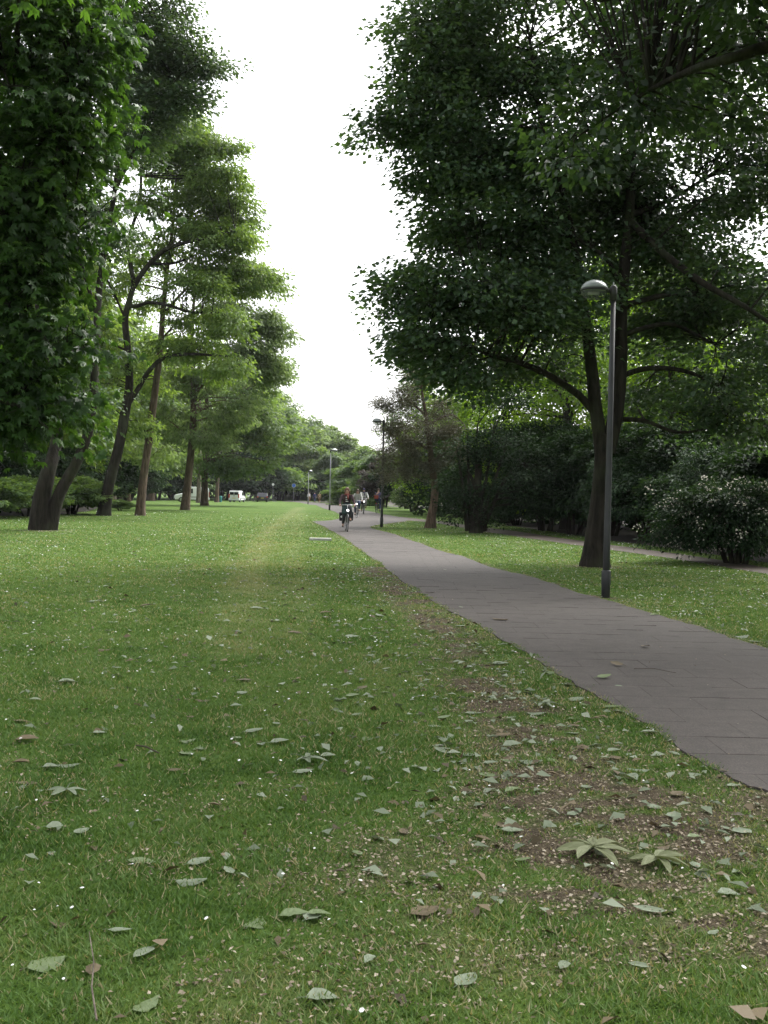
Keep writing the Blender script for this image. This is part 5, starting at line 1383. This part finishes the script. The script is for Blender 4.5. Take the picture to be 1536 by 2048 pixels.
def walk(ph=0.0):
    s_ = .24 + ph
    return dict(pelvis=(0, 0, .95), waist=(0, 0, 1.1), chest=(.01, 0, 1.32), neck=(.02, 0, 1.47), head=(.04, 0, 1.58),
        lsho=(0, .19, 1.39), lelb=(-.08, .25, 1.12), lwri=(.02, .26, .88), lhan=(.05, .26, .8), rsho=(0, -.19, 1.39), relb=(-.02, -.25, 1.12), rwri=(.12, -.25, .9), rhan=(.16, -.25, .83),
        lhip=(0, .1, .92), lkne=(.14, .1, .5), lank=(s_, .1, .1), ltoe=(s_ + .15, .1, .05), rhip=(0, -.1, .92), rkne=(.02, -.1, .49), rank=(-s_, -.1, .12), rtoe=(-s_ + .13, -.1, .04))
M_jack1 = cloth("plum_brown_jacket", (0.065, 0.045, 0.048)); M_scarf = cloth("red_scarf", (0.2, 0.06, 0.055)); M_dkgrey = cloth("dark_grey_cloth", (0.045, 0.047, 0.05))
M_wool = cloth("white_wool", (0.42, 0.42, 0.4)); M_jeans = cloth("blue_jeans", (0.05, 0.07, 0.12)); M_blackc = cloth("black_cloth", (0.018, 0.018, 0.02)); M_whitec = cloth("white_cloth", (0.6, 0.6, 0.58))
M_purpc = cloth("purple_grey_cloth", (0.1, 0.09, 0.16)); M_lgrey = cloth("light_grey_cloth", (0.3, 0.29, 0.27)); M_blue = cloth("navy_cloth", (0.04, 0.05, 0.12)); M_tan = cloth("tan_cloth", (0.3, 0.2, 0.12)); M_redbag = cloth("red_leather", (0.35, 0.1, 0.07))
M_shoe = cloth("brown_shoe", (0.2, 0.13, 0.07)); M_greenp = cloth("dark_green_cloth", (0.03, 0.05, 0.05))
TO_CAM = R(-90)
def rider(px, py, rz, blabel, plabel, **kw):
    g = G(px, py); loc = (g.x, g.y, g.z + .012)
    sc_ = kw.pop("scale", 1.0)
    b = bicycle(loc, rz, blabel, kw.pop("frame", M_frame_d), basket=kw.pop("basket", None)); b.scale = (sc_,) * 3
    p_ = person(loc, rz, plabel, RIDE, kw.pop("top"), kw.pop("trousers"), kw.pop("shoe", M_shoe), kw.pop("hair", M_hair_b), "people riding bicycles on the path", sc_, **kw)
    return g, b, p_
def hung(name, label, cat, g, rz, c, d, mat, taper=1.0, refl=False, sc_=1.0):
    """a bag hanging at local place c of a rider standing at g"""
    root = empty(name, (g.x, g.y, g.z + .012), rz); root.scale = (sc_,) * 3
    tag(root, label, cat)
    import bmesh
    mb = MB(); mb.box(c, d, taper=taper); o = mb.build("bag_body", mat, root)
    bv = o.modifiers.new("bevel", 'BEVEL'); bv.width = .02; bv.segments = 2
    mb = MB(); mb.box((c[0], c[1], c[2] + d[2] * .36), (d[0] + .012, d[1] + .012, d[2] * .32), taper=.96); mb.build("flap", mat, root)
    if refl:
        mb = MB(); mb.tube([(c[0] + d[0] / 2 + .003, c[1], c[2]), (c[0] + d[0] / 2 + .012, c[1], c[2])], .045, 12); mb.build("reflector", M_white, root)
    return root
g1, bk, _p = rider(693, 1063, TO_CAM + .10, "dark upright bicycle of the nearest rider", "nearest cyclist in a plum brown open jacket with red scarf", top=M_jack1, trousers=M_dkgrey, hair=M_hair_r, skirt=M_greenp, scarf=M_scarf, inner=(M_blackc, M_whitec), long_hair=True, scale=.96)
hung("pannier_bag", "black pannier with red side and pale disc on the nearest bicycle", "bag", g1, TO_CAM + .10, (-.42, -.2, .58), (.32, .15, .34), M_blackc, 1.1, True, .96)
hung("pannier_bag", "plain black pannier on the nearest bicycle's other side", "bag", g1, TO_CAM + .10, (-.42, .2, .6), (.32, .15, .34), M_blackc, 1.1, False, .96)
rider(714, 1035.5, TO_CAM - .05, "grey bicycle of the rider in the pale sweater", "cyclist in a pale woollen sweater and blue jeans", top=M_wool, trousers=M_jeans, hair=M_hair_b, long_hair=True, scale=.96)
rider(727, 1028, TO_CAM + .05, "bicycle behind the rider in the pale sweater", "cyclist with purple head scarf and white top behind the pale sweater", top=M_whitec, trousers=M_lgrey, hat=M_purpc, scarf=M_purpc, skirt=M_blackc, scale=1.0)
g4, bk4, _p = rider(757, 1026.5, R(75), "bicycle ridden away from the viewer beside the second lamp", "cyclist seen from behind in a purple grey vest beside the second lamp", top=M_purpc, sleeves=M_lgrey, trousers=M_blue, hair=M_hair_b, scale=1.0)
hung("shoulder_bag", "red shoulder bag on the back of the rider going away", "bag", g4, R(75), (-.43, .08, 1.16), (.1, .3, .24), M_redbag, 1.0, False)
for px, py, rz, lab, tp_, tr_, hr_ in ((629, 1005.3, R(80), "distant walker in a navy jacket near the path's end", M_blue, M_jeans, M_hair_d), (638.5, 1005.8, R(85), "distant walker in tan clothes right of the navy jacket", M_tan, M_shoe, M_hair_b),
                                       (617.5, 1005.0, R(-60), "distant walker in white half hidden by the farthest lamp pole", M_whitec, M_tan, M_hair_d)):
    g = G(px, py)
    person((g.x, g.y, g.z + .01), rz, lab, walk(random.uniform(-.03, .03)), tp_, tr_, M_shoe, hr_, "people walking at the path's end", .98)

# ------------------------------------------------------------------ vehicles (nose towards local -x)
M_car_w = plain("white_car_paint", (0.72, 0.73, 0.74), .3, var=.03, scale=2); M_car_d = plain("black_car_paint", (0.02, 0.022, 0.028), .25, var=.1, scale=2)
M_glass = plain("dark_window_glass", (0.015, 0.018, 0.02), .08, var=.05); M_hl = plain("headlight_glass", (0.6, 0.62, 0.62), .15, var=.05)
def vehicle(name, cat, loc, rz, label, paint, L_=4.0, W_=1.66, H_=1.8, van=True, rear_glass=True):
    root = empty(name, loc, rz); tag(root, label, cat, None)
    hl, hw = L_ / 2, W_ / 2
    if van: prof = [(-hl, .3), (-hl - .02, .62), (-hl + .12, .84), (-hl + .85, 1.02), (-hl + 1.45, H_ * .93), (-hl + 1.9, H_), (hl - .15, H_ - .01), (hl - .02, H_ * .85), (hl, .6), (hl - .03, .3)]
    else: prof = [(-hl, .3), (-hl, .6), (-hl + .12, .78), (-hl + .95, .92), (-hl + 1.65, H_ * .97), (-hl + 2.2, H_), (hl - .6, H_ * .97), (hl - .12, .95), (hl, .8), (hl - .03, .3)]
    V, F = [], []
    k = len(prof)
    for y, inset in ((-1, 1), (1, 1)):
        for x, z in prof:
            tuck = 1 - .12 * max(0, (z - .95)) / .8
            V.append((x, y * hw * tuck, z))
    F.append(tuple(range(k))); F.append(tuple(range(2 * k - 1, k - 1, -1)))
    for i in range(k):
        j = (i + 1) % k
        F.append((i, k + i, k + j, j))
    mb = MB(); mb.add(V, F); o = mb.build("body", paint, root)
    bv = o.modifiers.new("bevel", 'BEVEL'); bv.width = .05; bv.segments = 2; bv.limit_method = 'ANGLE'
    for x in (-hl + .75, hl - .72):
        for s_ in (-1, 1):
            mb = MB(); mb.tube([(x, s_ * (hw - .2), .3), (x, s_ * (hw + .012), .3)], .3, 18); w = mb.build("wheel", M_tyre, root)
            mb = MB(); mb.tube([(x, s_ * (hw + .013), .3), (x, s_ * (hw + .02), .3)], .18, 12); mb.build("hubcap", M_chrome, w)
    def tk(z): return hw * (1 - .12 * max(0, (z - .95)) / .8) + .006
    for s_ in (-1, 1):
        mb = MB()
        if van: pts = [(-hl + 1.05, 1.04), (-hl + 1.55, H_ * .88), (-hl + 2.1, H_ * .88), (-hl + 2.1, 1.04)]
        else: pts = [(-hl + 1.2, .95), (-hl + 1.75, H_ * .9), (hl - .75, H_ * .9), (hl - .35, .97)]
        mb.add([(x, s_ * tk(z), z) for x, z in pts] + [(x, s_ * (tk(z) - .03), z) for x, z in pts], [(0, 1, 2, 3), (7, 6, 5, 4), (0, 1, 5, 4), (1, 2, 6, 5), (2, 3, 7, 6), (3, 0, 4, 7)])
        mb.build("side_window", M_glass, root)
        mb = MB(); mb.box((-hl + 1.15, s_ * (hw + .08), 1.08), (.1, .14, .16)); mb.build("wing_mirror", M_black, root)
        mb = MB(); mb.box((-hl + .03, s_ * (hw - .25), .72), (.1, .34, .18)); mb.build("headlight", M_hl, root)
        mb = MB(); mb.box((hl - .02, s_ * (hw - .09), .95 if van else .8), (.06, .2, .6 if van else .2)); mb.build("tail_light", M_red, root)
        mb = MB(); mb.box((0.1, s_ * (hw + .008), .62), (L_ * .5, .012, .07)); mb.build("side_strip", M_black, root)
        mb = MB(); mb.box((-hl + 1.95, s_ * (hw + .004), .86), (.16, .02, .03)); mb.build("door_handle", M_black, root)
    x0, z0, x1, z1 = (-hl + .87, 1.03, -hl + 1.43, H_ * .925) if van else (-hl + 1.0, .93, -hl + 1.62, H_ * .955)
    nx, nz_ = -(z1 - z0), (x1 - x0); ln = math.hypot(nx, nz_); nx /= ln; nz_ /= ln
    mb = MB(); ww = hw * .86
    mb.add([(x0 + nx * .012, -ww, z0 + nz_ * .012), (x0 + nx * .012, ww, z0 + nz_ * .012), (x1 + nx * .012, ww * .94, z1 + nz_ * .012), (x1 + nx * .012, -ww * .94, z1 + nz_ * .012)], [(0, 1, 2, 3)])
    mb.build("windscreen", M_glass, root)
    for x in (-hl - .02, hl + .01):
        mb = MB(); mb.box((x, 0, .4), (.12, W_ * .96, .2)); mb.build("bumper", M_black if van and x < 0 else paint, root)
    if rear_glass:
        if van:
            for s_ in (-1, 1):
                mb = MB(); mb.box((hl - .02, s_ * .34, 1.32), (.06, .6, .42)); mb.build("rear_window", M_glass, root)
                mb = MB(); mb.box((hl + .012, s_ * .1, .98), (.03, .05, .14)); mb.build("door_handle", M_black, root)
            mb = MB(); mb.box((hl + .004, 0, .95), (.01, .015, 1.15)); mb.build("door_seam", M_black, root)
        else:
            mb = MB(); mb.box((hl - .36, 0, 1.13), (.04, W_ * .74, .36), Matrix.Rotation(R(-52), 3, 'Y')); mb.build("rear_window", M_glass, root)
    mb = MB(); mb.box((hl + .02, 0, .62), (.02, .5, .11)); mb.build("number_plate", plain("plate_yellow", (.6, .5, .1), .5), root)
    return root
g = G(383, 1004.3); vehicle("parked_van", "van", g, R(14), "white delivery van seen from the side, parked behind the tree row", M_car_w, 4.0, 1.66, 1.82)
g = G(474, 1004.2); vehicle("parked_van", "van", g, R(84) - math.pi, "small white van seen from the back beside the dark car", M_car_w, 3.9, 1.66, 1.75)
g = G(524, 1003.6); vehicle("parked_car", "car", g, R(98) - math.pi, "black car parked at the lawn's end right of the white van's back", M_car_d, 3.9, 1.66, 1.5, False)
bq = bicycle(G(503, 1004.2), R(160), "parked bicycle with white box between the small van and the black car", basket=M_white, group="bicycles parked at the lawn's end")
bq = bicycle(G(543, 1003.4), R(20), "parked bicycle right of the black car", group="bicycles parked at the lawn's end", light=False)
M_teal = plain("teal_plastic", (0.03, 0.2, 0.2), .5); g = G(441, 1004)
root = empty("litter_bin", g); tag(root, "small teal litter bin left of the small white van", "bin")
mb = MB(); mb.lathe([(.2, 0), (.24, .75), (.25, .78), (.001, .78)], n=14); mb.build("bin_body", M_teal, root); mb = MB(); mb.lathe([(.26, .78), (.2, .9), (.001, .93)], n=14); mb.build("lid", M_teal, root)
M_sblue = plain("sign_blue", (0.03, 0.12, 0.42), .4, var=.05)
for px, dz, rr_, mt, lab in ((587, 2.25, .33, M_sblue, "round blue sign on a thin post at the far end of the path"), (545.5, 2.2, .2, M_white, "small round white sign on a post above the parked bicycles")):
    g = G(px, 1003.4); root = empty("traffic_sign", g, R(90)); tag(root, lab, "sign")
    zt = P(px, 971 if px == 587 else 969, g.y).z - g.z
    mb = MB(); mb.tube([(0, 0, -.1), (0, 0, zt + .2)], .03, 8); mb.build("post", M_pole_l, root)
    mb = MB(); mb.tube([(-.05, 0, zt), (-.035, 0, zt)], rr_, 24); mb.build("disc", mt, root)
    mb = MB(); mb.torus((-.052, 0, zt), rr_ - .02, .012, 'X', 24, 4); mb.build("disc_rim", M_white, root)

# ------------------------------------------------------------------ thin summer haze
mb = MB(); mb.box((0, 130, 14.0), (640, 420, 36.0))
mh = bpy.data.materials.new("haze"); mh.use_nodes = True
mh.node_tree.nodes.clear()
vo = mh.node_tree.nodes.new("ShaderNodeVolumePrincipled"); vo.inputs["Density"].default_value = 0.00013; vo.inputs["Color"].default_value = (0.95, 0.97, 1.0, 1); vo.inputs["Anisotropy"].default_value = 0.3
om = mh.node_tree.nodes.new("ShaderNodeOutputMaterial"); mh.node_tree.links.new(vo.outputs[0], om.inputs["Volume"])
o = mb.build("haze", mh); o["kind"] = "stuff"
